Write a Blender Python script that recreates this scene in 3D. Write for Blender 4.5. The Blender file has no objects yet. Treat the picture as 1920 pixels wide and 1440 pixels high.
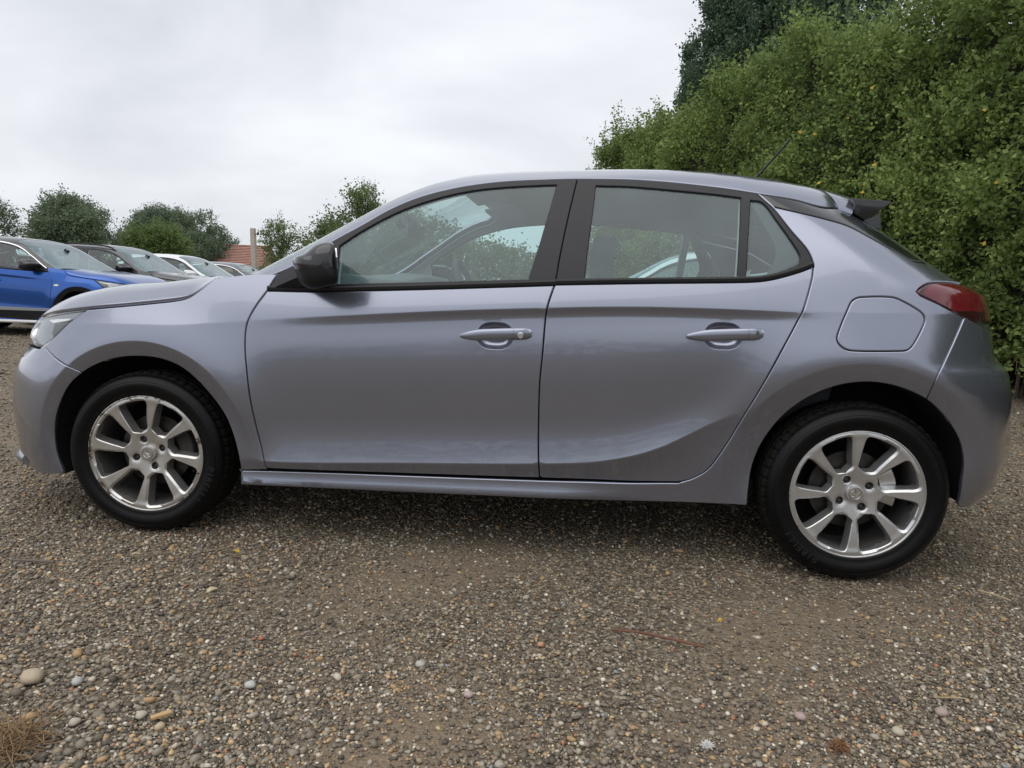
import bpy, math, random
import numpy as np
from mathutils import Vector, Matrix
from mathutils.geometry import delaunay_2d_cdt

random.seed(7)
rng = np.random.default_rng(11)
scene = bpy.context.scene
col = scene.collection
R_ = math.radians

# ------------------------------------------------------------------ camera
FPX = 1275.87
CAM = np.array([1.59814, -2.32151, 0.942488])
YAW, PITCH, ROLL = -0.1006567, -0.1338144, 0.0309404


def cam_basis():
    cy, sy = math.cos(YAW), math.sin(YAW)
    fwd = np.array([sy * math.cos(PITCH), cy * math.cos(PITCH), math.sin(PITCH)])
    right = np.array([cy, -sy, 0.0])
    up = np.cross(right, fwd)
    r2 = right * math.cos(ROLL) + up * math.sin(ROLL)
    u2 = -right * math.sin(ROLL) + up * math.cos(ROLL)
    return r2, u2, fwd


CR, CU, CF = cam_basis()
cam_data = bpy.data.cameras.new('camera')
cam = bpy.data.objects.new('camera', cam_data)
col.objects.link(cam)
cam.matrix_world = Matrix(((CR[0], CU[0], -CF[0], CAM[0]), (CR[1], CU[1], -CF[1], CAM[1]),
                           (CR[2], CU[2], -CF[2], CAM[2]), (0, 0, 0, 1)))
cam_data.sensor_fit = 'HORIZONTAL'
cam_data.sensor_width = 36.0
cam_data.lens = FPX * 36.0 / 1920.0
cam_data.clip_start = 0.05
cam_data.clip_end = 3000
scene.camera = cam

# ------------------------------------------------------------------ sky, sun, exposure
SUN_EL, SUN_ROT = R_(66), R_(205)
world = bpy.data.worlds.new('World')
scene.world = world
world.use_nodes = True
nt = world.node_tree
nt.nodes.clear()
w_out = nt.nodes.new('ShaderNodeOutputWorld')
w_bg = nt.nodes.new('ShaderNodeBackground')
w_sky = nt.nodes.new('ShaderNodeTexSky')
w_sky.sky_type = 'NISHITA'
w_sky.sun_disc = False
w_sky.sun_elevation = SUN_EL
w_sky.sun_rotation = SUN_ROT
w_sky.air_density = 1.0
w_sky.dust_density = 4.0
w_tc = nt.nodes.new('ShaderNodeTexCoord')
w_map = nt.nodes.new('ShaderNodeMapping')
w_map.inputs['Scale'].default_value = (1.0, 1.0, 2.2)
w_n1 = nt.nodes.new('ShaderNodeTexNoise')
w_n1.inputs['Scale'].default_value = 2.1
w_n1.inputs['Detail'].default_value = 5.0
w_n1.inputs['Roughness'].default_value = 0.52
w_n1.inputs['Distortion'].default_value = 0.35
w_ramp = nt.nodes.new('ShaderNodeValToRGB')      # the cloud deck: grey bellies to bright thin cloud
e = w_ramp.color_ramp.elements
e[0].position = 0.30
e[0].color = (5.3, 5.5, 5.9, 1)
e[1].position = 0.72
e[1].color = (8.2, 8.4, 8.75, 1)
w_mix = nt.nodes.new('ShaderNodeMix')
w_mix.data_type = 'RGBA'
w_mix.inputs['Factor'].default_value = 0.93      # almost complete cloud cover over the blue sky
nt.links.new(w_tc.outputs['Generated'], w_map.inputs['Vector'])
nt.links.new(w_map.outputs['Vector'], w_n1.inputs['Vector'])
nt.links.new(w_n1.outputs['Fac'], w_ramp.inputs['Fac'])
nt.links.new(w_sky.outputs['Color'], w_mix.inputs['A'])
nt.links.new(w_ramp.outputs['Color'], w_mix.inputs['B'])
nt.links.new(w_mix.outputs['Result'], w_bg.inputs['Color'])
w_bg.inputs['Strength'].default_value = 0.10
nt.links.new(w_bg.outputs['Background'], w_out.inputs['Surface'])

sun_d = bpy.data.lights.new('sun', 'SUN')
sun_d.energy = 1.15
sun_d.angle = R_(80)
sun_d.color = (1.0, 0.96, 0.9)
sun = bpy.data.objects.new('sun', sun_d)
col.objects.link(sun)
# direction the light comes from (same as sun_rotation / elevation of the sky)
sd = Vector((math.sin(SUN_ROT) * math.cos(SUN_EL), math.cos(SUN_ROT) * math.cos(SUN_EL), math.sin(SUN_EL)))
sun.rotation_euler = sd.to_track_quat('Z', 'Y').to_euler()
sun.location = (0, 0, 30)

scene.view_settings.view_transform = 'Standard'
scene.view_settings.look = 'None'
scene.view_settings.exposure = 0.36
scene.view_settings.gamma = 1.0
scene.view_settings.use_curve_mapping = False
scene.render.engine = 'CYCLES'
try:
    scene.cycles.max_bounces = 10
    scene.cycles.transparent_max_bounces = 24
    scene.cycles.caustics_reflective = False
    scene.cycles.caustics_refractive = False
except Exception:
    pass


# ------------------------------------------------------------------ photogrammetry helpers
def ray(u, v):
    return (u - 960) / FPX * CR - (v - 720) / FPX * CU + CF


def at(u, v, Y):
    """the point at lateral distance Y on the line of sight of a photo pixel"""
    d = ray(u, v)
    return CAM + d * ((Y - CAM[1]) / d[1])


def on_ground(u, v, z=0.0):
    d = ray(u, v)
    return CAM + d * ((z - CAM[2]) / d[2])


HR = np.array([CR[0], CR[1], 0]); HR /= np.linalg.norm(HR)
HF = np.array([CF[0], CF[1], 0]); HF /= np.linalg.norm(HF)


def camxy(cx, d):
    """world x, y of a place cx metres right of and d metres ahead of the camera"""
    p = CAM + HR * cx + HF * d
    return float(p[0]), float(p[1])


def px_place(u, v, d):
    """world position at forward distance d along a pixel's line of sight"""
    r = ray(u, v)
    return CAM + r * (d / (r @ HF))


# ------------------------------------------------------------------ object helpers
def tag(o, label=None, cat=None, group=None, kind=None):
    if label: o['label'] = label
    if cat: o['category'] = cat
    if group: o['group'] = group
    if kind: o['kind'] = kind
    return o


def empty(name, loc, rz=0.0):
    o = bpy.data.objects.new(name, None)
    o.empty_display_size = 0.2
    o.location = loc
    o.rotation_euler = (0, 0, rz)
    col.objects.link(o)
    return o


def mk(name, V, F, mat, parent=None, normals=None, smooth=True, attr=None):
    me = bpy.data.meshes.new(name)
    if isinstance(F, np.ndarray):
        V = np.asarray(V, np.float32)
        n, k = F.shape
        me.vertices.add(len(V)); me.vertices.foreach_set('co', V.ravel())
        me.loops.add(n * k); me.loops.foreach_set('vertex_index', F.astype(np.int32).ravel())
        me.polygons.add(n)
        me.polygons.foreach_set('loop_start', np.arange(0, n * k, k, dtype=np.int32))
        me.update(calc_edges=True)
    else:
        me.from_pydata([tuple(map(float, v)) for v in V], [], [tuple(map(int, f)) for f in F])
        me.update()
    if smooth:
        me.polygons.foreach_set('use_smooth', np.ones(len(me.polygons), bool))
    if attr is not None:
        for an, data in attr.items():
            a = me.attributes.new(an, 'FLOAT', 'POINT')
            a.data.foreach_set('value', np.asarray(data, np.float32))
    me.validate()
    if normals is not None and len(normals) == len(me.vertices):
        me.normals_split_custom_set_from_vertices([tuple(map(float, q)) for q in normals])
    if mat is not None:
        me.materials.append(mat)
    o = bpy.data.objects.new(name, me)
    col.objects.link(o)
    if parent is not None:
        o.parent = parent
    return o


class MB:
    """collects simple shapes into one mesh"""
    def __init__(s):
        s.V = []; s.F = []

    def add(s, V, F):
        b = len(s.V)
        s.V += [tuple(v) for v in V]
        s.F += [tuple(i + b for i in f) for f in F]

    def box(s, c, size, rot=None):
        x, y, z = [q / 2 for q in size]
        V = [Vector((sx * x, sy * y, sz * z)) for sx in (-1, 1) for sy in (-1, 1) for sz in (-1, 1)]
        if rot is not None:
            V = [rot @ v for v in V]
        V = [v + Vector(c) for v in V]
        s.add(V, [(0, 1, 3, 2), (4, 6, 7, 5), (0, 4, 5, 1), (2, 3, 7, 6), (0, 2, 6, 4), (1, 5, 7, 3)])

    def tube(s, pts, rad, seg=8, cap=True):
        pts = [Vector(p) for p in pts]
        if not hasattr(rad, '__len__'): rad = [rad] * len(pts)
        rings = []
        for i, p in enumerate(pts):
            d = (pts[min(i + 1, len(pts) - 1)] - pts[max(i - 1, 0)]).normalized()
            a = d.orthogonal().normalized() if i == 0 else (prev - d * prev.dot(d)).normalized()
            prev = a
            b = d.cross(a)
            rings.append([p + (a * math.cos(t) + b * math.sin(t)) * rad[i]
                          for t in [2 * math.pi * k / seg for k in range(seg)]])
        V = [v for r in rings for v in r]
        F = []
        for i in range(len(pts) - 1):
            for k in range(seg):
                F.append((i * seg + k, i * seg + (k + 1) % seg, (i + 1) * seg + (k + 1) % seg, (i + 1) * seg + k))
        if cap:
            F.append(tuple(range(seg))[::-1]); F.append(tuple((len(pts) - 1) * seg + k for k in range(seg)))
        s.add(V, F)

    def loft(s, rings, closed=True, cap=True):
        n = len(rings[0]); V = [p for r in rings for p in r]; F = []
        for i in range(len(rings) - 1):
            for k in range(n if closed else n - 1):
                F.append((i * n + k, i * n + (k + 1) % n, (i + 1) * n + (k + 1) % n, (i + 1) * n + k))
        if cap:
            F.append(tuple(range(n))[::-1]); F.append(tuple((len(rings) - 1) * n + k for k in range(n)))
        s.add(V, F)

    def build(s, name, mat, parent=None, smooth=True, bevel=0.0, angle=35):
        o = mk(name, s.V, s.F, mat, parent, smooth=False)
        if smooth or bevel:
            import bmesh
            bm = bmesh.new(); bm.from_mesh(o.data)
            bmesh.ops.recalc_face_normals(bm, faces=bm.faces)
            if bevel:
                es = [ed for ed in bm.edges if len(ed.link_faces) == 2 and ed.calc_face_angle(0) > R_(30)]
                bmesh.ops.bevel(bm, geom=es, offset=bevel, segments=2, profile=0.7, affect='EDGES')
            for f in bm.faces: f.smooth = True
            for ed in bm.edges:
                if len(ed.link_faces) == 2 and ed.calc_face_angle(0) > R_(angle): ed.smooth = False
            bm.to_mesh(o.data); bm.free()
        return o


# ------------------------------------------------------------------ materials
def mat_new(name):
    m = bpy.data.materials.new(name)
    m.use_nodes = True
    return m, m.node_tree, m.node_tree.nodes['Principled BSDF']


def simple(name, colr, rough=0.5, metal=0.0, coat=0.0, spec=0.5, noise=0.0, nscale=8.0, bump=0.0, bscale=200.0):
    m, t, b = mat_new(name)
    b.inputs['Base Color'].default_value = (*colr, 1)
    b.inputs['Roughness'].default_value = rough
    b.inputs['Metallic'].default_value = metal
    b.inputs['Coat Weight'].default_value = coat
    b.inputs['Coat Roughness'].default_value = 0.04
    b.inputs['Specular IOR Level'].default_value = spec
    tc = t.nodes.new('ShaderNodeTexCoord')
    if noise:
        n = t.nodes.new('ShaderNodeTexNoise'); n.inputs['Scale'].default_value = nscale
        n.inputs['Detail'].default_value = 6
        t.links.new(tc.outputs['Object'], n.inputs['Vector'])
        mx = t.nodes.new('ShaderNodeMix'); mx.data_type = 'RGBA'
        mx.inputs['A'].default_value = (*[q * (1 - noise) for q in colr], 1)
        mx.inputs['B'].default_value = (*[min(1, q * (1 + noise)) for q in colr], 1)
        t.links.new(n.outputs['Fac'], mx.inputs['Factor'])
        t.links.new(mx.outputs['Result'], b.inputs['Base Color'])
    if bump:
        n2 = t.nodes.new('ShaderNodeTexNoise'); n2.inputs['Scale'].default_value = bscale
        n2.inputs['Detail'].default_value = 3
        t.links.new(tc.outputs['Object'], n2.inputs['Vector'])
        bp = t.nodes.new('ShaderNodeBump'); bp.inputs['Strength'].default_value = bump
        bp.inputs['Distance'].default_value = 0.002
        t.links.new(n2.outputs['Fac'], bp.inputs['Height'])
        t.links.new(bp.outputs['Normal'], b.inputs['Normal'])
    return m


def car_paint(name, colr, metal=0.6, rough=0.34):
    m, t, b = mat_new(name)
    tc = t.nodes.new('ShaderNodeTexCoord')
    fl = t.nodes.new('ShaderNodeTexNoise'); fl.inputs['Scale'].default_value = 1400; fl.inputs['Detail'].default_value = 1
    dirt = t.nodes.new('ShaderNodeTexNoise'); dirt.inputs['Scale'].default_value = 5; dirt.inputs['Detail'].default_value = 8
    dirt.inputs['Roughness'].default_value = 0.65
    spk = t.nodes.new('ShaderNodeTexVoronoi'); spk.inputs['Scale'].default_value = 60
    for n in (fl, dirt, spk):
        t.links.new(tc.outputs['Object'], n.inputs['Vector'])
    mx = t.nodes.new('ShaderNodeMix'); mx.data_type = 'RGBA'
    mx.inputs['A'].default_value = (*[q * 0.95 for q in colr], 1)
    mx.inputs['B'].default_value = (*[min(1, q * 1.05) for q in colr], 1)
    t.links.new(fl.outputs['Fac'], mx.inputs['Factor'])
    # sparse specks of road dirt
    th = t.nodes.new('ShaderNodeMath'); th.operation = 'LESS_THAN'; th.inputs[1].default_value = 0.045
    t.links.new(spk.outputs['Distance'], th.inputs[0])
    rnd = t.nodes.new('ShaderNodeMath'); rnd.operation = 'GREATER_THAN'; rnd.inputs[1].default_value = 0.975
    t.links.new(spk.outputs['Color'], rnd.inputs[0])
    ml = t.nodes.new('ShaderNodeMath'); ml.operation = 'MULTIPLY'
    t.links.new(th.outputs[0], ml.inputs[0]); t.links.new(rnd.outputs[0], ml.inputs[1])
    mx2 = t.nodes.new('ShaderNodeMix'); mx2.data_type = 'RGBA'
    t.links.new(ml.outputs[0], mx2.inputs['Factor'])
    t.links.new(mx.outputs['Result'], mx2.inputs['A'])
    mx2.inputs['B'].default_value = (0.10, 0.09, 0.085, 1)
    t.links.new(mx2.outputs['Result'], b.inputs['Base Color'])
    b.inputs['Metallic'].default_value = metal
    rr = t.nodes.new('ShaderNodeMapRange')
    rr.inputs['To Min'].default_value = rough - 0.02; rr.inputs['To Max'].default_value = rough + 0.03
    t.links.new(dirt.outputs['Fac'], rr.inputs['Value'])
    t.links.new(rr.outputs['Result'], b.inputs['Roughness'])
    b.inputs['Coat Weight'].default_value = 1.0
    cr = t.nodes.new('ShaderNodeMapRange')
    cr.inputs['From Min'].default_value = 0.35; cr.inputs['From Max'].default_value = 0.75
    cr.inputs['To Min'].default_value = 0.015; cr.inputs['To Max'].default_value = 0.05
    t.links.new(dirt.outputs['Fac'], cr.inputs['Value'])
    t.links.new(cr.outputs['Result'], b.inputs['Coat Roughness'])
    return m


def glass_mat(name, tint, dust_veil=0.05, drops=0.0, refl=1.0):
    """thin tinted pane: tinted see-through + mirror by Fresnel + a film of dust and water drops"""
    m = bpy.data.materials.new(name); m.use_nodes = True
    t = m.node_tree; t.nodes.clear()
    out = t.nodes.new('ShaderNodeOutputMaterial')
    tr = t.nodes.new('ShaderNodeBsdfTransparent'); tr.inputs['Color'].default_value = (*tint, 1)
    gl = t.nodes.new('ShaderNodeBsdfGlossy'); gl.inputs['Roughness'].default_value = 0.03
    gl.inputs['Color'].default_value = (refl, refl, refl, 1)
    df = t.nodes.new('ShaderNodeBsdfDiffuse'); df.inputs['Color'].default_value = (0.42, 0.60, 0.66, 1)  # teal of slight grime plus a painted veil of reflected sky
    fr = t.nodes.new('ShaderNodeFresnel')
    ge = t.nodes.new('ShaderNodeNewGeometry')
    io = t.nodes.new('ShaderNodeMapRange'); io.inputs['To Min'].default_value = 1.55; io.inputs['To Max'].default_value = 1 / 1.55
    t.links.new(ge.outputs['Backfacing'], io.inputs['Value']); t.links.new(io.outputs['Result'], fr.inputs['IOR'])
    tc = t.nodes.new('ShaderNodeTexCoord')
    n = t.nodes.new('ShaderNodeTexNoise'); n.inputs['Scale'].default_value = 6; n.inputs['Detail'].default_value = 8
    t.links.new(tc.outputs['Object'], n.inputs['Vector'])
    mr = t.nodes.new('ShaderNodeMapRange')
    mr.inputs['To Min'].default_value = dust_veil * 0.5; mr.inputs['To Max'].default_value = dust_veil * 1.5
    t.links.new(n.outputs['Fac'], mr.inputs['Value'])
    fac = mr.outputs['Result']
    if drops:
        vo = t.nodes.new('ShaderNodeTexVoronoi'); vo.inputs['Scale'].default_value = 120
        vo.inputs['Randomness'].default_value = 1
        t.links.new(tc.outputs['Object'], vo.inputs['Vector'])
        lt = t.nodes.new('ShaderNodeMath'); lt.operation = 'LESS_THAN'; lt.inputs[1].default_value = 0.26
        t.links.new(vo.outputs['Distance'], lt.inputs[0])
        gt = t.nodes.new('ShaderNodeMath'); gt.operation = 'GREATER_THAN'; gt.inputs[1].default_value = 0.72
        t.links.new(vo.outputs['Color'], gt.inputs[0])
        mu = t.nodes.new('ShaderNodeMath'); mu.operation = 'MULTIPLY'
        t.links.new(lt.outputs[0], mu.inputs[0]); t.links.new(gt.outputs[0], mu.inputs[1])
        ma = t.nodes.new('ShaderNodeMath'); ma.operation = 'MULTIPLY_ADD'
        t.links.new(mu.outputs[0], ma.inputs[0]); ma.inputs[1].default_value = drops
        t.links.new(fac, ma.inputs[2])
        fac = ma.outputs[0]
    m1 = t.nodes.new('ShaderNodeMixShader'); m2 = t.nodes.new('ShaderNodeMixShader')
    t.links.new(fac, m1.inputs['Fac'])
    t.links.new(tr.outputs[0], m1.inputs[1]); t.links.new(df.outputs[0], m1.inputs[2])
    t.links.new(fr.outputs[0], m2.inputs['Fac'])
    t.links.new(m1.outputs[0], m2.inputs[1]); t.links.new(gl.outputs[0], m2.inputs[2])
    t.links.new(m2.outputs[0], out.inputs['Surface'])
    return m


PAINT = car_paint('lilac_grey_paint', (0.272, 0.290, 0.362), 0.80, 0.235)
BLUE = car_paint('blue_paint', (0.002, 0.078, 0.36), 0.72, 0.26)
WHITE = car_paint('white_paint', (0.78, 0.79, 0.8), 0.0, 0.4)
SILVER = car_paint('silver_paint', (0.6, 0.62, 0.64), 0.6, 0.32)
DARKGREY = car_paint('dark_grey_paint', (0.03, 0.032, 0.04), 0.35, 0.3)
GREYP = car_paint('slate_paint', (0.09, 0.10, 0.13), 0.5, 0.3)
BLACKGLOSS = simple('gloss_black', (0.008, 0.0085, 0.011), 0.18, 0, 0.6, 0.5, noise=0.2)
BLACKTRIM = simple('satin_black_trim', (0.012, 0.0125, 0.017), 0.36, 0, 0, 0.40, noise=0.25, nscale=20)
BLACKPLASTIC = simple('black_plastic', (0.008, 0.0085, 0.011), 0.45, 0, 0, 0.35, noise=0.25, nscale=30, bump=0.15, bscale=500)
LINER = simple('arch_liner', (0.012, 0.012, 0.012), 0.85, 0, 0, 0.3, noise=0.4, nscale=14)
UNDER = simple('underbody', (0.010, 0.010, 0.010), 0.9, 0, 0, 0.2, noise=0.4, nscale=6)
RUBBERSEAL = simple('rubber_seal', (0.012, 0.012, 0.014), 0.6)
CHROME = simple('chrome', (0.75, 0.76, 0.78), 0.12, 1.0)
SATINMETAL = simple('satin_metal', (0.62, 0.62, 0.62), 0.3, 1.0)
DISC = simple('brake_disc', (0.05, 0.046, 0.042), 0.45, 0.7, noise=0.4, nscale=40)
CALIPER = simple('caliper_iron', (0.06, 0.055, 0.05), 0.7, 0.3, noise=0.4, nscale=30)
HEADLINER = simple('headliner_cloth', (0.50, 0.51, 0.52), 0.95, noise=0.1, nscale=40)
TRIMGREY = simple('pillar_trim_plastic', (0.52, 0.53, 0.54), 0.7, noise=0.05)
SEATCLOTH = simple('seat_cloth', (0.085, 0.09, 0.10), 0.9, noise=0.35, nscale=120, bump=0.3, bscale=400)
DASHMAT = simple('dash_plastic', (0.16, 0.165, 0.17), 0.6, noise=0.15, nscale=60)
GLASS = glass_mat('side_glass', (0.68, 0.86, 0.86), 0.125)  # film strengthened to paint the pale sky veil onto the panes
GLASSWET = glass_mat('wet_glass', (0.76, 0.88, 0.86), 0.05, 0.16)
SCREENWET = glass_mat('wet_windscreen', (0.76, 0.88, 0.86), 0.27, 0.14)  # strong film stands in for sky mirrored in the screen
LAMPGLASS = glass_mat('lamp_lens', (0.94, 0.95, 0.96), 0.03)
LAMPIN = simple('lamp_housing', (0.30, 0.31, 0.33), 0.25, 0.7, noise=0.2)
LAMPDARK = simple('lamp_dark', (0.05, 0.055, 0.06), 0.3, 0.2)
DRL = simple('lamp_light_guide', (0.9, 0.92, 0.92), 0.25)
TAILRED = simple('tail_lamp_red', (0.13, 0.007, 0.013), 0.10, 0, 1.0, noise=0.25, nscale=50)
TAILDARK = simple('tail_lamp_dark', (0.03, 0.004, 0.006), 0.08, 0, 1.0)
MIRRORGL = simple('mirror_glass', (0.8, 0.8, 0.82), 0.03, 1.0)


def rim_mat(name, scuff):
    m, t, b = mat_new(name)
    tc = t.nodes.new('ShaderNodeTexCoord')
    at_ = t.nodes.new('ShaderNodeAttribute'); at_.attribute_name = 'rad'
    n1 = t.nodes.new('ShaderNodeTexNoise'); n1.inputs['Scale'].default_value = 70; n1.inputs['Detail'].default_value = 6
    n1.inputs['Roughness'].default_value = 0.7; n1.inputs['Distortion'].default_value = 1.2
    n2 = t.nodes.new('ShaderNodeTexNoise'); n2.inputs['Scale'].default_value = 11; n2.inputs['Detail'].default_value = 4
    for n in (n1, n2): t.links.new(tc.outputs['Object'], n.inputs['Vector'])
    edge = t.nodes.new('ShaderNodeMapRange')      # 0 inside, 1 at the lip, where kerbs scrape
    edge.inputs['From Min'].default_value = 0.150; edge.inputs['From Max'].default_value = 0.216
    t.links.new(at_.outputs['Fac'], edge.inputs['Value'])
    m0 = t.nodes.new('ShaderNodeMath'); m0.operation = 'MULTIPLY'
    t.links.new(edge.outputs['Result'], m0.inputs[0]); t.links.new(n2.outputs['Fac'], m0.inputs[1])
    m1 = t.nodes.new('ShaderNodeMath'); m1.operation = 'MULTIPLY'
    t.links.new(m0.outputs[0], m1.inputs[0]); t.links.new(n1.outputs['Fac'], m1.inputs[1])
    gt = t.nodes.new('ShaderNodeMapRange')
    lo = {2: 0.275, 1: 0.36}[scuff]
    gt.inputs['From Min'].default_value = lo; gt.inputs['From Max'].default_value = lo + 0.02
    t.links.new(m1.outputs[0], gt.inputs['Value'])
    mx = t.nodes.new('ShaderNodeMix'); mx.data_type = 'RGBA'
    mx.inputs['A'].default_value = (0.60, 0.605, 0.61, 1) if scuff == 1 else (0.60, 0.59, 0.575, 1)
    mx.inputs['B'].default_value = (0.10, 0.07, 0.05, 1)
    t.links.new(gt.outputs['Result'], mx.inputs['Factor'])
    # brake dust film
    mx2 = t.nodes.new('ShaderNodeMix'); mx2.data_type = 'RGBA'
    mr = t.nodes.new('ShaderNodeMapRange'); mr.inputs['From Min'].default_value = 0.45; mr.inputs['From Max'].default_value = 0.85
    mr.inputs['To Max'].default_value = 0.35 if scuff == 2 else 0.12
    t.links.new(n2.outputs['Fac'], mr.inputs['Value'])
    t.links.new(mr.outputs['Result'], mx2.inputs['Factor'])
    t.links.new(mx.outputs['Result'], mx2.inputs['A'])
    mx2.inputs['B'].default_value = (0.25, 0.17, 0.11, 1)
    t.links.new(mx2.outputs['Result'], b.inputs['Base Color'])
    b.inputs['Metallic'].default_value = 0.8
    b.inputs['Roughness'].default_value = 0.30
    b.inputs['Coat Weight'].default_value = 0.3
    bp = t.nodes.new('ShaderNodeBump'); bp.inputs['Strength'].default_value = 0.5; bp.inputs['Distance'].default_value = 0.001
    bp.invert = True
    t.links.new(gt.outputs['Result'], bp.inputs['Height'])
    t.links.new(bp.outputs['Normal'], b.inputs['Normal'])
    return m


BARREL = simple('rim_barrel_metal', (0.13, 0.125, 0.12), 0.5, 0.5, noise=0.5, nscale=12)
RIM_WORN = rim_mat('alloy_kerbed', 2)
RIM_CLEAN = rim_mat('alloy_silver', 1)
TYRE = simple('tyre_rubber', (0.0040, 0.0042, 0.0048), 0.40, 0, 0, 0.20, noise=0.5, nscale=18, bump=0.15, bscale=160)
TREAD = simple('tyre_tread', (0.010, 0.009, 0.008), 0.75, 0, 0, 0.2, noise=0.5, nscale=30, bump=0.3, bscale=260)
TYRELETTER = simple('tyre_lettering', (0.018, 0.019, 0.022), 0.5, spec=0.3)


# ------------------------------------------------------------------ 2-D helpers
def interp(x, tab):
    a = np.asarray(tab, float)
    return np.interp(x, a[:, 0], a[:, 1])


def pchip(tab):
    """smooth monotone interpolation of (x, y) knots"""
    a = np.asarray(tab, float); x, y = a[:, 0], a[:, 1]
    h = np.diff(x); d = np.diff(y) / h
    m = np.zeros(len(x))
    m[0], m[-1] = d[0], d[-1]
    for i in range(1, len(x) - 1):
        if d[i - 1] * d[i] > 0:
            w1, w2 = 2 * h[i] + h[i - 1], h[i] + 2 * h[i - 1]
            m[i] = (w1 + w2) / (w1 / d[i - 1] + w2 / d[i])

    def f(q):
        q = np.asarray(q, float)
        i = np.clip(np.searchsorted(x, q) - 1, 0, len(x) - 2)
        t = (q - x[i]) / h[i]
        lo, hi = q < x[0], q > x[-1]
        tt = np.clip(t, 0, 1)
        r = ((1 + 2 * tt) * (1 - tt) ** 2 * y[i] + tt * (1 - tt) ** 2 * h[i] * m[i]
             + tt * tt * (3 - 2 * tt) * y[i + 1] + tt * tt * (tt - 1) * h[i] * m[i + 1])
        r = np.where(lo, y[0] + m[0] * (q - x[0]), r)
        r = np.where(hi, y[-1] + m[-1] * (q - x[-1]), r)
        return r
    return f


def sstep(x, a, b):
    t = np.clip((np.asarray(x, float) - a) / (b - a), 0, 1)
    return t * t * (3 - 2 * t)


def catmull(pts, step=0.012, closed=False, corners=()):
    """resample a polyline with a centripetal-like smooth curve; corners stay sharp"""
    P = np.asarray(pts, float); n = len(P)
    out = []
    rngi = range(n if closed else n - 1)
    for i in rngi:
        p1, p2 = P[i], P[(i + 1) % n]
        p0 = P[(i - 1) % n] if (closed or i > 0) else 2 * p1 - p2
        p3 = P[(i + 2) % n] if (closed or i + 2 < n) else 2 * p2 - p1
        L = np.linalg.norm(p2 - p1)
        m1 = (p2 - p0) * L / (np.linalg.norm(p1 - p0) + L + 1e-9)
        m2 = (p3 - p1) * L / (np.linalg.norm(p3 - p2) + L + 1e-9)
        if i in corners: m1 = p2 - p1
        if ((i + 1) % n) in corners: m2 = p2 - p1
        k = max(1, int(round(L / step)))
        for t in np.arange(k) / k:
            out.append((2 * t ** 3 - 3 * t ** 2 + 1) * p1 + (t ** 3 - 2 * t ** 2 + t) * m1
                       + (-2 * t ** 3 + 3 * t ** 2) * p2 + (t ** 3 - t ** 2) * m2)
    if not closed: out.append(P[-1])
    return np.array(out)


def area2(P):
    x, y = P[:, 0], P[:, 1]
    return 0.5 * np.sum(x * np.roll(y, -1) - np.roll(x, -1) * y)


def inside(P, Q):
    """boolean mask: which points Q lie in polygon P"""
    x, y = Q[:, 0], Q[:, 1]
    res = np.zeros(len(Q), bool)
    n = len(P)
    for i in range(n):
        x1, y1 = P[i]; x2, y2 = P[(i + 1) % n]
        c = (y1 > y) != (y2 > y)
        if c.any():
            with np.errstate(divide='ignore', invalid='ignore'):
                res ^= c & (x < (x2 - x1) * (y - y1) / (y2 - y1 + 1e-15) + x1)
    return res


def poly_dist(P, Q):
    d = np.full(len(Q), 1e9)
    for i in range(len(P)):
        a, b = P[i], P[(i + 1) % len(P)]
        ab = b - a
        t = np.clip(((Q - a) @ ab) / (ab @ ab + 1e-12), 0, 1)
        d = np.minimum(d, np.hypot(*(Q - a - t[:, None] * ab).T))
    return d


def offset(P, d):
    """inset a CCW polygon by d (positive = inwards)"""
    a = P - np.roll(P, 1, 0); b = np.roll(P, -1, 0) - P
    na = np.stack([-a[:, 1], a[:, 0]], 1); na /= np.linalg.norm(na, axis=1)[:, None] + 1e-12
    nb = np.stack([-b[:, 1], b[:, 0]], 1); nb /= np.linalg.norm(nb, axis=1)[:, None] + 1e-12
    m = na + nb
    l2 = np.maximum((m * m).sum(1), 0.8)
    return P + d * 2 * m / l2[:, None], m / (np.linalg.norm(m, axis=1)[:, None] + 1e-12)


def dedupe(P, eps=0.0016):
    out = [P[0]]
    for q in P[1:]:
        if np.hypot(*(q - out[-1])) > eps: out.append(q)
    if np.hypot(*(out[0] - out[-1])) < eps: out.pop()
    return np.array(out)


# ------------------------------------------------------------------ the car body surface
YC = 0.842                                         # centre plane of the hatchback
WB = 2.538
CREASE = pchip([(-0.9, 0.775), (0.1, 0.788), (0.316, 0.803), (0.442, 0.817), (0.832, 0.849), (1.209, 0.877), (1.477, 0.893),
                (1.667, 0.903), (1.843, 0.908), (2.017, 0.909), (2.3, 0.908), (2.439, 0.909), (2.688, 0.915),
                (2.8, 0.918), (3.3, 0.92)])
RIDGE = pchip([(-0.9, 0.30), (0.472, 0.306), (1.0, 0.328), (1.466, 0.352), (1.633, 0.366), (1.778, 0.395), (1.884, 0.434),
               (1.953, 0.471), (2.055, 0.53), (2.2, 0.60), (2.5, 0.66), (3.3, 0.66)])
BELT = pchip([(-0.9, 0.88), (0.487, 0.922), (0.882, 0.936), (1.324, 0.960), (1.499, 0.975), (1.845, 0.990), (2.186, 1.004),
              (2.6, 1.02), (3.3, 1.02)])
DOORLOW = pchip([(-0.9, 0.262), (0.471, 0.277), (1.0, 0.287), (1.468, 0.2955), (1.95, 0.312), (3.3, 0.33)])
LF, LRR = 0.62, 0.50
NF, MF = 2.4, 2.6


def taper(u, L):
    a = np.clip((L - u) / L, 0, 1) ** NF
    return YC * (1 - np.maximum(1 - a, 0) ** (1 / MF))


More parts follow.
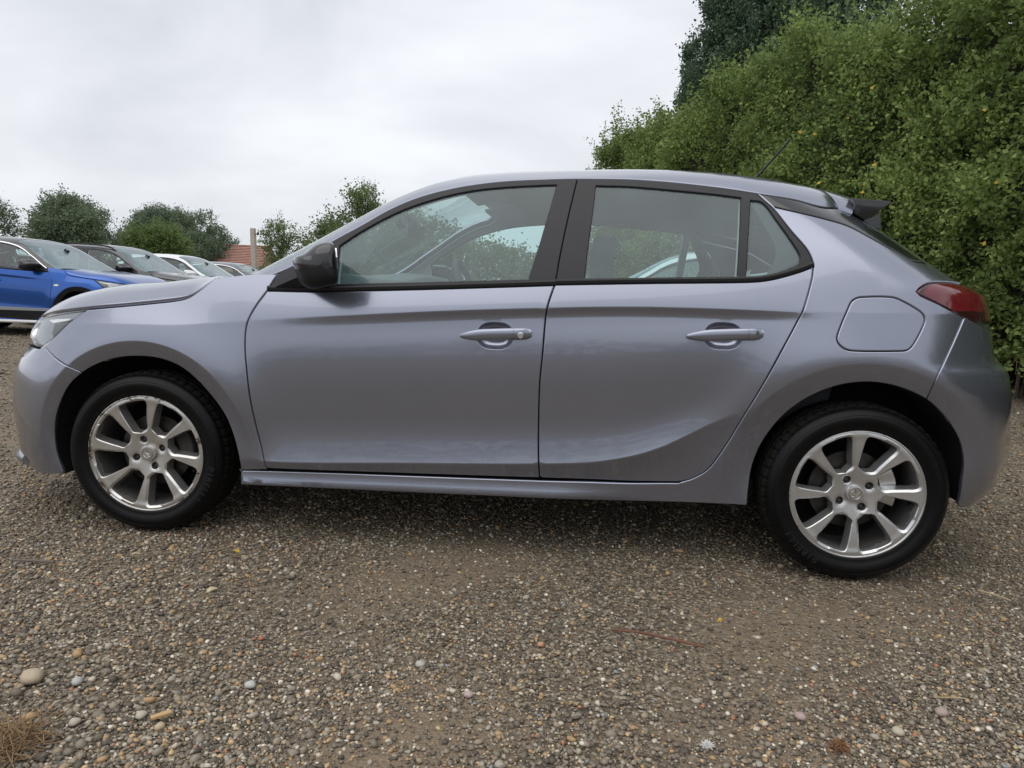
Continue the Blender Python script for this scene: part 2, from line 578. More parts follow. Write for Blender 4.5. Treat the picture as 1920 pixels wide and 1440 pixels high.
def taper_inv(T, L):
    q = np.clip((YC - T) / YC, 0, 1) ** MF
    return L - L * np.maximum(1 - q, 0) ** (1 / NF)


def tangent_u(L, slope):
    us = np.linspace(0.001, L, 4000)
    s = -np.gradient(taper(us, L), us)
    i = int(np.argmin(np.abs(s - slope)))
    return us[i], float(taper(us[i:i + 1], L)[0])


def nose_table(sil, L, slope, sgn):
    u, T = tangent_u(L, slope)
    tab = []
    for p in sil:
        q = at(*p, T + 0.01)
        tab.append((q[2], q[0] + sgn * u))
    tab.sort()
    return tab


FRONT_SIL = [(76, 597), (63, 622), (57, 653), (45, 675), (37, 690), (33, 727), (32, 760), (36, 795), (40, 835), (52, 866)]
REAR_SIL = [(1765, 507), (1802, 529), (1830, 543), (1849, 555), (1853, 585), (1855, 637), (1861, 674), (1882, 692), (1893, 742),
            (1894, 805), (1893, 861), (1880, 892), (1862, 915), (1832, 940)]
XF = pchip(nose_table(FRONT_SIL, LF, 1.12, -1))
_rt = nose_table(REAR_SIL, LRR, 1.72, +1)
_rt = [t for t in _rt if t[0] < 1.06] + [(1.10, 2.90), (1.17, 2.80), (1.24, 2.69), (1.30, 2.58), (1.40, 2.45)]
XR = pchip(_rt)


def Zclip(z):
    return np.clip(z, 0.2, 1.40)


A_F, A_R = (0.003, 0.306), (2.527, 0.31)


SILL = [False]


def side_prof(X, z):
    """lateral profile of the body side (0 = tyre face, positive = towards the centre)"""
    X = np.asarray(X, float); z = np.asarray(z, float)
    zc, zr, zb = CREASE(X), RIDGE(X), BELT(X)
    wdoor = sstep(X, 0.30, 0.55) * (1 - sstep(X, 1.85, 2.25))      # door-skin sculpting
    wstrip = sstep(X, 0.35, 1.15) * (1 - sstep(X, 2.05, 2.5))
    H = zc - zr
    k = []
    def kn(f, sd, sf):
        k.append((zr + f * H, wdoor * sd + (1 - wdoor) * sf))
    k.append((zr - 0.30, -0.04 + 0 * X))
    k.append((zr - 0.11, wdoor * -0.12 - (1 - wdoor) * 0.06))
    k.append((zr - 0.055, wdoor * -0.36 + (1 - wdoor) * -0.10))
    k.append((zr - 0.002, wdoor * -0.42 + (1 - wdoor) * -0.14))
    kn(0.004, 0.20, -0.10)
    kn(0.14, 0.12, -0.08)
    kn(0.30, -0.05, -0.05)
    kn(0.48, -0.06, -0.01)
    kn(0.68, 0.025, 0.06)
    kn(0.86, 0.13, 0.12)
    k.append((zc - 0.036, 0.13 - 0.03 * wstrip))
    k.append((zc - 0.016, 0.13 - 0.44 * wstrip))
    k.append((zc - 0.002, 0.14 - 0.50 * wstrip))
    k.append((zc + 0.003, 0.25 + 0 * X))
    k.append((zb, 0.31 + 0 * X))
    k.append((zb + 0.50, 0.66 + 0 * X))
    zk = np.stack([q[0] + 0 * X for q in k]); sk = np.stack([q[1] + 0 * X for q in k])
    iref = 12
    C = np.zeros_like(zk)
    for i in range(1, len(k)):
        C[i] = C[i - 1] + 0.5 * (sk[i] + sk[i - 1]) * (zk[i] - zk[i - 1])
    base = C[iref] + 0.0
    y = np.zeros_like(z + X)
    done = z < zk[0]
    y = np.where(done, C[0] + sk[0] * (z - zk[0]), y)
    for i in range(len(k) - 1):
        m = (z >= zk[i]) & (z < zk[i + 1])
        h = zk[i + 1] - zk[i]; t = (z - zk[i])
        yi = C[i] + sk[i] * t + 0.5 * (sk[i + 1] - sk[i]) / h * t * t
        y = np.where(m, yi, y)
    t = z - zk[-1]
    y = np.where(z >= zk[-1], C[-1] + sk[-1] * t, y)
    y = y - base
    # sill below the doors stands proud
    zd = DOORLOW(X) + 0.006
    ws = (1 - sstep(X, 1.50, 1.94)) * sstep(X, 0.1, 0.3) * (1.0 if SILL[0] else 0.0)
    f = np.clip((zd - z) / 0.08, 0, 1.2)
    sill = -0.004 + 0.006 * f - 0.022 * f * f + 0.20 * np.clip(f - 0.70, 0, 1) ** 2
    y = np.where((z < zd - 0.0005) & (X > 0.15) & (X < 2.2), y * (1 - ws) + ws * (0.004 + sill), y)
    # wheel-arch lips
    for (ax, az), R2, kk, lo in ((A_F, 0.420, 0.46, 0), (A_R, 0.440, 0.26, 1)):
        r = np.hypot(X - ax, z - az); th = (np.degrees(np.arctan2(z - az, X - ax)) + 90) % 360 - 90
        w = sstep(th, -5, 38) * (1 - sstep(th, 168, 200))
        y = y + w * (kk * np.clip(R2 - r, 0, 0.12)) - 0.016 * w * np.exp(-np.clip(r - R2, 0, 9) ** 2 / 0.011)
        if lo:
            y = y - 0.014 * np.exp(-((X - ax) / 0.45) ** 2 - ((z - 0.70) / 0.20) ** 2)
    return y


def S(X, z):
    X = np.asarray(X, float); z = np.asarray(z, float)
    zq = Zclip(z)
    T = np.maximum(taper(X - XF(np.minimum(zq, 0.80)), LF) * (z < 0.97), taper(XR(zq) - X, LRR + 0 * zq))
    y = side_prof(X, z)
    return y * (1 - T / YC) + T


def on_side(u, v, dy=0.0):
    """X, Z of the body-side point that a photo pixel looks at"""
    Ys = np.linspace(-0.12, 0.9, 700)
    d = ray(u, v)
    P = CAM + d * ((Ys - CAM[1]) / d[1])[:, None]
    f = S(P[:, 0], P[:, 2]) + dy - Ys
    k = np.where((f[:-1] >= 0) & (f[1:] < 0))[0]
    if len(k):
        i = k[0]; t = f[i] / (f[i] - f[i + 1])
    else:                                   # grazing: closest approach
        i = int(np.argmin(np.abs(f))); t = 0.0; i = min(i, len(Ys) - 2)
    q = P[i] * (1 - t) + P[i + 1] * t
    return np.array([q[0], q[2]])


def sidepts(pts):
    return np.array([on_side(*p) for p in pts])


def side_xyz(A, dy=0.0):
    return np.stack([A[:, 0], S(A[:, 0], A[:, 1]) + dy, A[:, 1]], 1)


def side_nrm(A):
    h = 0.0025
    dx = (S(A[:, 0] + h, A[:, 1]) - S(A[:, 0] - h, A[:, 1])) / (2 * h)
    dz = (S(A[:, 0], A[:, 1] + h) - S(A[:, 0], A[:, 1] - h)) / (2 * h)
    n = np.stack([dx, -np.ones_like(dx), dz], 1)
    return n / np.linalg.norm(n, axis=1)[:, None]


def body_rows(X):
    zc, zr, zb = CREASE(X), RIDGE(X), BELT(X)
    rows = [zr - 0.06, zr - 0.03, zr - 0.004, zr + 0.005]
    rows += [zr + f * (zc - zr) for f in (0.07, 0.14, 0.22, 0.30, 0.39, 0.48, 0.58, 0.68, 0.77, 0.86)]
    rows += [zc - 0.036, zc - 0.026, zc - 0.016, zc - 0.004, zc + 0.004, zc + 0.03, (zc + zb) / 2 + 0.01, zb]
    rows += [zb + q for q in (0.03, 0.07, 0.11, 0.15, 0.19, 0.23, 0.27, 0.31, 0.35)]
    return rows


def interior_points():
    xs = np.arange(-0.86, 3.2, 0.024)
    P = []
    for x in xs:
        for z in body_rows(np.array(x)): P.append((x, float(z)))
        zd = float(DOORLOW(np.array(x)))
        for q in (0.012, 0.026, 0.04, 0.055, 0.066, 0.074): P.append((x, zd - q))
        for q in (0.2, 0.225): P.append((x, q))
    P = np.array(P)
    for (ax, az), R2 in ((A_F, 0.420), (A_R, 0.440)):
        r = np.hypot(P[:, 0] - ax, P[:, 1] - az)
        th = np.degrees(np.arctan2(P[:, 1] - az, P[:, 0] - ax))
        P = P[~((r < R2 + 0.035) & (th > -30) | (r < 0.3)) | ((th < -30) & (th > -150) & (r > 0.3))]
        ring = []
        for rr in (0.345, 0.36, 0.375, 0.39, R2 - 0.018, R2 - 0.004, R2 + 0.004, R2 + 0.02, R2 + 0.04):
            for a in np.arange(-40, 222, 2.6):
                ring.append((ax + rr * math.cos(R_(a)), az + rr * math.sin(R_(a))))
        P = np.vstack([P, ring])
    return P


GRIDPTS = interior_points()


def tri_panel(outer, holes, pts, margin=0.006):
    """constrained Delaunay triangulation -> 2-D verts, tris, boundary loops (as index arrays)"""
    loops = [outer] + list(holes)
    base, edges, idx = [], [], []
    for L in loops:
        b = len(base); n = len(L)
        base += [Vector((float(x), float(y))) for x, y in L]
        edges += [(b + i, b + (i + 1) % n) for i in range(n)]
        idx.append(np.arange(b, b + n))
    if len(pts):
        m = inside(outer, pts)
        pts = pts[m]
        for h in holes: pts = pts[~inside(h, pts)]
        for L in loops:
            if len(pts): pts = pts[poly_dist(L, pts) > margin]
        base += [Vector((float(x), float(y))) for x, y in pts]
    r = delaunay_2d_cdt(base, edges, [], 0, 1e-7)
    V = np.array([tuple(v) for v in r[0]])
    T = np.array([f for f in r[2] if len(f) == 3])
    c = V[T].mean(1)
    keep = inside(outer, c)
    for h in holes: keep &= ~inside(h, c)
    T = T[keep]
    # map original loop verts to output
    omap = {}
    for j, src in enumerate(r[3]):
        for s_ in src: omap[s_] = j
    loops_i = [np.array([omap[i] for i in ix]) for ix in idx]
    return V, T, loops_i


def panel_mesh(outer, holes=(), gap=0.0022, fold=0.014, pts=None, xyz=side_xyz, nrm=side_nrm, dy=0.0, edge=0.0035):
    """a curved sheet-metal panel with rounded, folded edges; returns V, F, N"""
    outer = dedupe(np.asarray(outer))
    if area2(outer) < 0: outer = outer[::-1]
    outer, _ = offset(outer, gap)
    A0, _ = offset(outer, edge)
    hs, hA = [], []
    for h in holes:
        h = dedupe(np.asarray(h))
        if area2(h) < 0: h = h[::-1]
        hB, _ = offset(h, -gap); hC, _ = offset(hB, -edge)
        hs.append(hB); hA.append(hC)
    V2, T, loops = tri_panel(A0, hA, GRIDPTS if pts is None else pts)
    P = xyz(V2, dy); N = nrm(V2)
    # orient triangles so that normals point outwards
    t0 = P[T]
    g = np.cross(t0[:, 1] - t0[:, 0], t0[:, 2] - t0[:, 0])
    flip = (g * N[T].sum(1)).sum(1) < 0
    T[flip] = T[flip][:, ::-1]
    Vs, Ns, Fs = [P], [N], [tuple(t) for t in T]
    nb = len(P)
    for L, B in zip(loops, [outer] + hs):
        n = len(L)
        PB = xyz(B, dy); NB = nrm(B)
        PA = P[L]
        outd = PB - PA
        outd -= (outd * NB).sum(1)[:, None] * NB
        outd /= np.linalg.norm(outd, axis=1)[:, None] + 1e-9
        b1 = PB - NB * 0.0016
        n1 = NB * 0.6 + outd * 0.8; n1 /= np.linalg.norm(n1, axis=1)[:, None]
        b2 = PB - NB * fold
        Vs += [b1, b2]; Ns += [n1, outd]
        i1 = nb; i2 = nb + n
        for i in range(n):
            j = (i + 1) % n
            for q in ((L[i], L[j], i1 + j, i1 + i), (i1 + i, i1 + j, i2 + j, i2 + i)):
                Fs.append(q)
        nb += 2 * n
    V = np.vstack(Vs); N = np.vstack(Ns)
    F = []
    for f in Fs:
        if len(f) == 4:
            p = V[list(f)]
            gq = np.cross(p[1] - p[0], p[2] - p[0]) + np.cross(p[2] - p[0], p[3] - p[0])
            if gq @ N[list(f)].sum(0) < 0: f = f[::-1]
        F.append(tuple(int(i) for i in f))
    return V, F, N


def mirror(V, F, N):
    V2 = np.array(V, float); V2[:, 1] = 2 * YC - V2[:, 1]
    N2 = None
    if N is not None:
        N2 = np.array(N, float); N2[:, 1] *= -1
    return V2, [f[::-1] for f in F], N2


def both(name, V, F, N, mat, parent, mat2=None):
    """the part on the near side and its twin on the far side"""
    a = mk(name, V, F, mat, parent, N)
    Vm, Fm, Nm = mirror(V, F, N)
    b = mk(name, Vm, Fm, mat2 or mat, parent, Nm)
    return a, b


# ------------------------------------------------------------------ outlines traced on the body side (photo pixels)
C = {}
C['hoodline'] = [(83, 592), (100, 587), (133, 582), (167, 578), (233, 572), (300, 565.5), (333, 561.5), (353, 556.5), (373, 543.5), (403, 521)]
C['lampfront'] = [(163, 580), (133, 602), (100, 633), (82, 649)]
C['bumperseam'] = [(82, 649), (100, 668), (127, 687), (155, 701)]
C['doorfront'] = [(501, 545), (480, 573), (465, 600), (460, 623), (459, 653), (462, 693), (468, 743), (480, 800), (490, 840), (500, 878.5)]
C['doormid'] = [(1041, 531), (1025, 583), (1017, 667), (1012, 717), (1010, 780), (1009.5, 840), (1012, 899)]
C['doorrear'] = [(1525, 502), (1523, 522), (1507, 580), (1492, 609), (1464, 661), (1433, 717), (1395, 780), (1370, 821), (1346, 857), (1326, 881), (1299, 897), (1273, 905)]
C['beltF'] = [(501, 545), (613, 546), (713, 544), (813, 541.5), (947, 537.5), (1041, 534.5)]
C['beltR'] = [(1041, 533.5), (1233, 530.5), (1383, 529), (1427, 527), (1460, 521), (1500, 509.5), (1525, 500)]
C['topF'] = [(501, 545), (519, 515), (550, 498), (623, 452.5), (680, 421.5), (730, 393), (780, 371.5), (830, 357), (880, 347), (947, 339), (1013, 335.8), (1083, 334)]
C['topR'] = [(1083, 334), (1167, 335), (1233, 339), (1300, 346), (1367, 354.5), (1420, 363)]
C['quart'] = [(1420, 363), (1447, 387), (1483, 432), (1513, 467), (1523, 486), (1526, 500)]
C['bpil'] = [(1083, 334), (1067, 400), (1050, 480), (1041, 533)]
C['cU'] = [(1420, 363), (1492, 375), (1549, 390), (1597, 401), (1647, 432), (1689, 457), (1746, 494), (1767, 506)]
C['cL'] = [(1447, 387), (1492, 397), (1549, 411), (1591, 424), (1633, 446), (1675, 469), (1717, 490), (1767, 507.5)]
C['tail'] = [(1719, 547), (1729, 537), (1743, 530.5), (1774, 529), (1802, 531.5), (1830, 543), (1845, 553), (1850, 581), (1848, 608), (1830, 604), (1808, 595), (1785, 583), (1754, 567), (1726, 554)]
C['rbseam'] = [(1808.5, 594.5), (1791, 635), (1772, 676), (1757, 706), (1737, 749)]
C['flap'] = [(1615, 557), (1672, 557), (1692, 564), (1726, 584), (1734, 595), (1733, 607), (1715, 643), (1703, 656), (1689, 658.5), (1599, 658), (1582, 653), (1571, 642), (1570, 629), (1594, 570), (1602, 561)]
C['farch'] = [(119, 888), (108, 853), (104, 820), (105, 786), (115, 752), (131, 722), (156, 699), (189, 681), (226, 671), (263, 669), (299, 673), (336, 687), (367, 711), (397, 744), (422, 780), (437, 817), (447, 856), (452, 884)]
C['rarch'] = [(1401, 948), (1404, 917), (1411, 874), (1426, 836), (1451, 799), (1482, 768), (1523, 742), (1570, 724), (1620, 717), (1664, 721), (1701, 732), (1737, 750), (1764, 774), (1786, 802), (1801, 833), (1807, 867), (1804, 905), (1797, 948)]
C['silltop'] = [(452, 882), (500, 883.5), (620, 887), (753, 891), (887, 895.5), (1012, 899.5), (1104, 902), (1182, 905), (1273, 906)]
C['silllow'] = [(453, 908), (587, 913), (753, 920), (920, 927), (1053, 933), (1130, 937), (1234, 941), (1339, 945), (1401, 948)]
C['gF'] = [(630, 531), (637, 461), (680, 433), (747, 398), (813, 374.5), (880, 359), (947, 351.5), (1013, 348), (1043, 347), (1027, 402), (1007, 470), (990, 523), (813, 527.5), (697, 530)]
C['gR'] = [(1097, 522.5), (1103, 467), (1112, 400), (1118, 348.5), (1175, 350), (1233, 354.5), (1333, 364), (1389, 371), (1387, 433), (1382, 518.5), (1240, 520)]
C['gQ'] = [(1408, 376), (1430, 380), (1455, 412), (1480, 447), (1500, 480), (1497, 493), (1480, 502), (1460, 509), (1432, 515), (1400, 518), (1404, 450)]
X2 = {k: sidepts(v) for k, v in C.items()}
X2['bumperseam'][-1] = X2['farch'][6]
X2['rbseam'][-1] = X2['rarch'][11]


def cv(name, step=0.012, rev=False, corners=()):
    p = catmull(X2[name], step, corners=corners)
    return p[::-1] if rev else p


def join(*segs):
    return dedupe(np.vstack(segs))


# extra geometry of the nose / tail limits
XLIM_F = 0.115        # u at which the flank hands over to the front fascia grid
XLIM_R = 0.085

# ------------------------------------------------------------------ roof sheet
E_TOP = [(-0.2, 0.60), (0.1, 0.765), (0.3, 0.885), (0.40, 0.942)] + [tuple(p) for p in X2['topF'][2:]] + [tuple(p) for p in X2['topR'][1:]] + [tuple(p) for p in X2['cU'][1:4]]
E_TOP = pchip(sorted(E_TOP) + [(2.8, 1.10)])
ROOFC = pchip([(0.0, 0.82), (0.1, 0.875), (0.3, 0.988), (0.5, 1.103), (0.7, 1.215), (0.9, 1.328), (1.05, 1.388), (1.2, 1.416), (1.4, 1.429),
               (1.56, 1.433), (1.72, 1.432), (1.86, 1.427), (2.0, 1.419), (2.13, 1.408), (2.27, 1.393), (2.37, 1.379), (2.47, 1.366), (2.6, 1.345), (2.8, 1.30)])
ROOFP = 4.2


def roof_z(X, Y):
    ze = E_TOP(X); ye = S(X, ze)
    t = np.clip((Y - ye) / (YC - ye), 0, 2)
    t = np.where(t > 1, 2 - t, t)
    p = ROOFP + 3.2 * sstep(X, 1.5, 2.15) + 2.0 * (1 - sstep(X, 0.75, 1.25))
    return ze + (ROOFC(X) - ze) * (1 - (1 - t) ** p)


def roof_xyz(A, dy=0.0):
    z = roof_z(A[:, 0], A[:, 1])
    P = np.stack([A[:, 0], A[:, 1], z], 1)
    if dy: P = P - roof_nrm(A) * dy
    return P


def roof_nrm(A):
    h = 0.003
    dx = (roof_z(A[:, 0] + h, A[:, 1]) - roof_z(A[:, 0] - h, A[:, 1])) / (2 * h)
    yy = np.maximum(A[:, 1], S(A[:, 0], E_TOP(A[:, 0])) + h)
    dy = (roof_z(A[:, 0], yy + h) - roof_z(A[:, 0], yy - h)) / (2 * h)
    n = np.stack([-dx, -dy, np.ones_like(dx)], 1)
    return n / np.linalg.norm(n, axis=1)[:, None]


def roof_pts():
    P = []
    for x in np.arange(-0.2, 2.75, 0.035):
        ye = float(S(np.array(x), E_TOP(np.array(x))))
        for t in (0.004, 0.012, 0.025, 0.04, 0.06, 0.085, 0.115, 0.15, 0.2, 0.26, 0.33, 0.42, 0.52, 0.63, 0.75, 0.87, 1.0):
            P.append((x, ye + t * (YC - ye)))
            if t < 1: P.append((x, 2 * YC - ye - t * (YC - ye)))
    return np.array(P)


ROOFPTS = roof_pts()


def edgeY(X):
    X = np.asarray(X, float)
    return S(X, E_TOP(X))


def wscreen_edge_x():
    return np.linspace(0.34, 1.10, 30)


# ------------------------------------------------------------------ bonnet sheet
HOODX = X2['hoodline']
_hz = [tuple(p) for p in HOODX]
HOOD_E = pchip([(-1.0, 0.70), (-0.75, 0.742)] + _hz)
HOODC = pchip([(-1.0, 0.66), (-0.80, 0.722), (-0.74, 0.745), (-0.66, 0.792), (-0.603, 0.822), (-0.543, 0.850), (-0.464, 0.881), (-0.345, 0.912), (-0.228, 0.932), (-0.06, 0.948), (0.1, 0.970), (0.26, 0.988)])


def hood_ye(X):
    return S(X, HOOD_E(X))


def hood_z(X, Y):
    ze = HOOD_E(X); ye = hood_ye(X)
    t = np.clip((Y - ye) / np.maximum(YC - ye, 0.02), 0, 2)
    t = np.where(t > 1, 2 - t, t)
    zc = np.maximum(HOODC(X), ze + 0.004)
    return ze + (zc - ze) * (1 - (1 - np.minimum(t, 1)) ** 8.0)


def hood_xyz(A, dy=0.0):
    return np.stack([A[:, 0], A[:, 1], hood_z(A[:, 0], A[:, 1])], 1)


def hood_nrm(A):
    h = 0.004
    dx = (hood_z(A[:, 0] + h, A[:, 1]) - hood_z(A[:, 0] - h, A[:, 1])) / (2 * h)
    dy = (hood_z(A[:, 0], A[:, 1] + h) - hood_z(A[:, 0], A[:, 1] - h)) / (2 * h)
    n = np.stack([-dx, -dy, np.ones_like(dx)], 1)
    return n / np.linalg.norm(n, axis=1)[:, None]


def grid_mesh(fn, us, vs):
    V = np.array([fn(u, v) for u in us for v in vs])
    n = len(vs)
    F = [(i * n + j, i * n + j + 1, (i + 1) * n + j + 1, (i + 1) * n + j) for i in range(len(us) - 1) for j in range(n - 1)]
    return V, F


def sym(V, F):
    """append the mirrored half of a half-body grid"""
    V = np.asarray(V); b = len(V)
    Vm = V.copy(); Vm[:, 1] = 2 * YC - Vm[:, 1]
    return np.vstack([V, Vm]), list(F) + [tuple(i + b for i in f[::-1]) for f in F]


def ulim(L, f):
    return f * L / 0.62


def fascia(z0, z1, front, T0=None, nz=14, nt=26):
    """grid of the nose (front) or tail between two heights, from flank hand-over to the centre plane"""
    L = LF if front else LRR
    u0 = XLIM_F if front else XLIM_R
    Ta = float(taper(np.array(u0), L)) if T0 is None else T0
    Ts = np.linspace(Ta, YC, nt)
    zs = np.linspace(z0, z1, nz)

    def fn(z, T):
        u = float(taper_inv(np.array(T), L))
        X = float(XF(np.array(min(z, 0.80)))) + u if front else float(XR(np.array(max(z, 0.245)))) - u
        y = float(side_prof(np.array(X), np.array(z)))
        return (X, y * (1 - T / YC) + T, z)
    return grid_mesh(fn, zs, Ts)


def grid_normals(V, nu, nv, ref):
    G = np.asarray(V).reshape(nu, nv, 3)
    a = np.gradient(G, axis=0); b = np.gradient(G, axis=1)
    n = np.cross(a, b); n /= np.linalg.norm(n, axis=2)[..., None] + 1e-12
    n = n.reshape(-1, 3)
    if (n @ np.asarray(ref)).sum() < 0: n = -n
    return n


def fix_faces(V, F, N):
    out = []
    for f in F:
        p = V[list(f)]
        g = np.cross(p[1] - p[0], p[2] - p[0])
        out.append(tuple(f[::-1]) if g @ N[list(f)].sum(0) < 0 else tuple(f))
    return out


def cat(*parts):
    Vs, Fs, Ns, b = [], [], [], 0
    for V, F, N in parts:
        Vs.append(np.asarray(V)); Ns.append(np.asarray(N)); Fs += [tuple(i + b for i in f) for f in F]; b += len(V)
    return np.vstack(Vs), Fs, np.vstack(Ns)


def fascia_part(z0, z1, front, T0=None, nz=14, nt=26, T1=None):
    """nose / tail patch, both halves; T0..T1 limits the lateral span of each half"""
    L = LF if front else LRR
    u0 = XLIM_F if front else XLIM_R
    Ta = float(taper(np.array(u0), L)) if T0 is None else T0
    Tb = YC if T1 is None else T1
    Ts = np.linspace(Ta, Tb, nt); zs = np.linspace(z0, z1, nz)

    def fn(z, T):
        u = float(taper_inv(np.array(T), L))
        X = float(XF(np.array(min(z, 0.80)))) + u if front else float(XR(np.array(max(z, 0.245)))) - u
        y = float(side_prof(np.array(X), np.array(z)))
        return (X, y * (1 - T / YC) + T, z)
    V, F = grid_mesh(fn, zs, Ts)
    N = grid_normals(V, nz, nt, (-1, 0, 0) if front else (1, 0, 0))
    F = fix_faces(V, F, N)
    Vm, Fm, Nm = mirror(V, F, N)
    return (V, F, N), (Vm, Fm, Nm)


def limF(z): return float(XF(np.array(min(z, 0.80)))) + XLIM_F
def limR(z): return float(XR(np.array(z))) - XLIM_R


# ------------------------------------------------------------------ wheel (axis along Y, outer face at y = 0 looking to -Y)
def rimD(r, th, front=True):
    """dish depth of the wheel face"""
    return 0.006 + 0.020 * np.clip(1 - (r - 0.03) / 0.16, 0, 1) ** 1.3 + 0.010 * np.exp(-((r - 0.215) / 0.006) ** 2) * 0


def build_wheel(parent, rim_m, spin, name='wheel', letters=None):
    RT, RO = 0.3065, 0.219
    # ---- tyre: lathe with grooved tread blocks
    seg = 216
    prof = [(0.214, 0.020), (0.217, 0.006), (0.222, 0.001), (0.228, -0.001), (0.232, -0.0005), (0.240, -0.006), (0.252, -0.010), (0.264, -0.011), (0.272, -0.0085),
            (0.2725, -0.0075), (0.2735, -0.0085), (0.280, -0.005), (0.288, 0.002), (0.2925, 0.007), (0.2932, 0.0085), (0.2985, 0.016), (0.3030, 0.026)]
    tread = [(0.3050, 0.032), (0.3058, 0.052), (0.2990, 0.0535), (0.2990, 0.0605), (0.3064, 0.062), (0.3066, 0.084), (0.2990, 0.0855), (0.2990, 0.0925), (0.3066, 0.094),
             (0.3066, 0.112), (0.2990, 0.1135), (0.2990, 0.1205), (0.3064, 0.122), (0.3058, 0.142), (0.3040, 0.160), (0.298, 0.176), (0.288, 0.186), (0.264, 0.196), (0.236, 0.19), (0.214, 0.172)]
    V, F = [], []
    full = prof + tread
    for i in range(seg):
        a = 2 * math.pi * i / seg
        for j, (r, y) in enumerate(full):
            rr = r
            if j in (15, 16, 17, 18) and i % 4 == 0: rr -= 0.0060      # shoulder grooves
            if j in (21, 22) and i % 6 == 2: rr -= 0.004
            if j in (29, 30) and i % 4 == 2: rr -= 0.0060
            if j == 31 and i % 4 == 2: rr -= 0.004
            if rr > 0.2 and math.sin(a) < -0.94:                        # the tyre squats on the ground
                rr = min(rr, 0.3040 / max(-math.sin(a), 0.5))
            V.append((rr * math.cos(a), y, rr * math.sin(a)))
    n = len(full)
    side_F, tread_F = [], []
    for i in range(seg):
        for j in range(n - 1):
            f = (i * n + j, ((i + 1) % seg) * n + j, ((i + 1) % seg) * n + j + 1, i * n + j + 1)
            (side_F if j < len(prof) - 2 or j > len(prof) + 15 else tread_F).append(f)
    ty = MB(); ty.add(V, side_F)
    o1 = ty.build('tyre', TYRE, parent, angle=50)
    tt = MB(); tt.add(V, tread_F)
    o2 = tt.build('tread', TREAD, o1, angle=28)
    # ---- rim face with eight spokes
    nsp = 8
    outer = [(0.2145 * math.cos(t), 0.2145 * math.sin(t)) for t in np.linspace(0, 2 * math.pi, 160, endpoint=False)]
    holes, cham = [], []
    for k in range(nsp):
        ca = 2 * math.pi * (k + 0.5) / nsp + spin
        # one window: rounded, slightly swept trapezoid in polar terms; spoke half widths in metres
        def pol(r, off):
            return (r * math.cos(ca + off), r * math.sin(ca + off))
        half = math.pi / nsp
        w = []
        for r in (0.094, 0.115, 0.14, 0.165, 0.185): w.append(pol(r, -half + (0.0085 + 0.0125 * ((r - 0.08) / 0.11) ** 1.2) / r + 0.05 * (0.19 - r) / 0.1))
        w.append(pol(0.1975, -half + 0.0240 / 0.19 + 0.004))
        for f in (-0.5, -0.17, 0.17, 0.5): w.append(pol(0.2010, f * (2 * half - 0.054 / 0.19) * 0.94))
        w.append(pol(0.1975, half - 0.0240 / 0.19 - 0.004))
        for r in (0.185, 0.165, 0.14, 0.115, 0.094): w.append(pol(r, half - (0.0085 + 0.0125 * ((r - 0.08) / 0.11) ** 1.2) / r + 0.05 * (0.19 - r) / 0.1))
        w.append(pol(0.083, 0.16)); w.append(pol(0.079, 0.05)); w.append(pol(0.083, -0.06))
        w = dedupe(catmull(w, 0.006, closed=True))
        if area2(w) < 0: w = w[::-1]
        holes.append(w)
    lugs = []
    for k in range(4):
        la = spin + math.pi / 8 + math.pi / 2 * k + 0.12
        c = np.array([0.054 * math.cos(la), 0.054 * math.sin(la)])
        lugs.append(np.array([c + 0.0135 * np.array([math.cos(t), math.sin(t)]) for t in np.linspace(0, 2 * math.pi, 18, endpoint=False)]))
    capc = np.array([(0.0305 * math.cos(t), 0.0305 * math.sin(t)) for t in np.linspace(0, 2 * math.pi, 30, endpoint=False)])
    pts = []
    for r in np.arange(0.036, 0.212, 0.0085):
        m = max(24, int(2 * math.pi * r / 0.009))
        pts += [(r * math.cos(2 * math.pi * i / m), r * math.sin(2 * math.pi * i / m)) for i in range(m)]
    pts = np.array(pts)
    outer = np.array(outer)
    for w in holes:
        dw = poly_dist(w, pts)
        pts = pts[(dw > 0.0045) & (np.abs(dw - 0.0075) > 0.003)]
        for o_ in (0.0025, 0.0075): pts = np.vstack([pts, offset(w, -o_)[0]])
    V2, T, loops = tri_panel(outer, holes + lugs + [capc], pts, margin=0.0022)
    hole_all = holes

    def depth(P):
        r = np.hypot(P[:, 0], P[:, 1])
        d = 0.007 + 0.019 * np.clip(1 - (r - 0.035) / 0.15, 0, 1) ** 1.4
        d = d - 0.004 * np.exp(-((r - 0.205) / 0.012) ** 2)
        # spoke flanks roll off towards each opening (more on the trailing side)
        for w in hole_all:
            c = w.mean(0)
            dd = poly_dist(w, P)
            trail = (P[:, 0] * c[1] - P[:, 1] * c[0]) > 0
            wd = np.where(trail, 0.0075, 0.0025)
            d = d + np.clip(wd - dd, 0, 1) * np.where(trail, 0.75, 1.0) * (r < 0.2045) * sstep(r, 0.07, 0.09)
        for l in lugs:
            d = d + 0.003 * np.exp(-(poly_dist(l, P) / 0.003) ** 2)
        return d
    D = depth(V2)
    V = [(x, d, z) for (x, z), d in zip(V2, D)]
    F = []
    for t in T:
        p = V2[t]
        ar = (p[1][0] - p[0][0]) * (p[2][1] - p[0][1]) - (p[2][0] - p[0][0]) * (p[1][1] - p[0][1])
        F.append(tuple(int(q) for q in (t if ar > 0 else t[::-1])))
    # walls
    def wall(loop, dep, shrink):
        P = V2[loop]; c = P.mean(0); b = len(V); n = len(loop)
        Pin, _ = offset(P if area2(P) > 0 else P, shrink)
        d1 = D[loop]
        for (x, z), dd in zip(Pin, d1): V.append((x, dd + dep, z))
        for i in range(n):
            j = (i + 1) % n
            F.append((int(loop[i]), int(loop[j]), b + j, b + i))
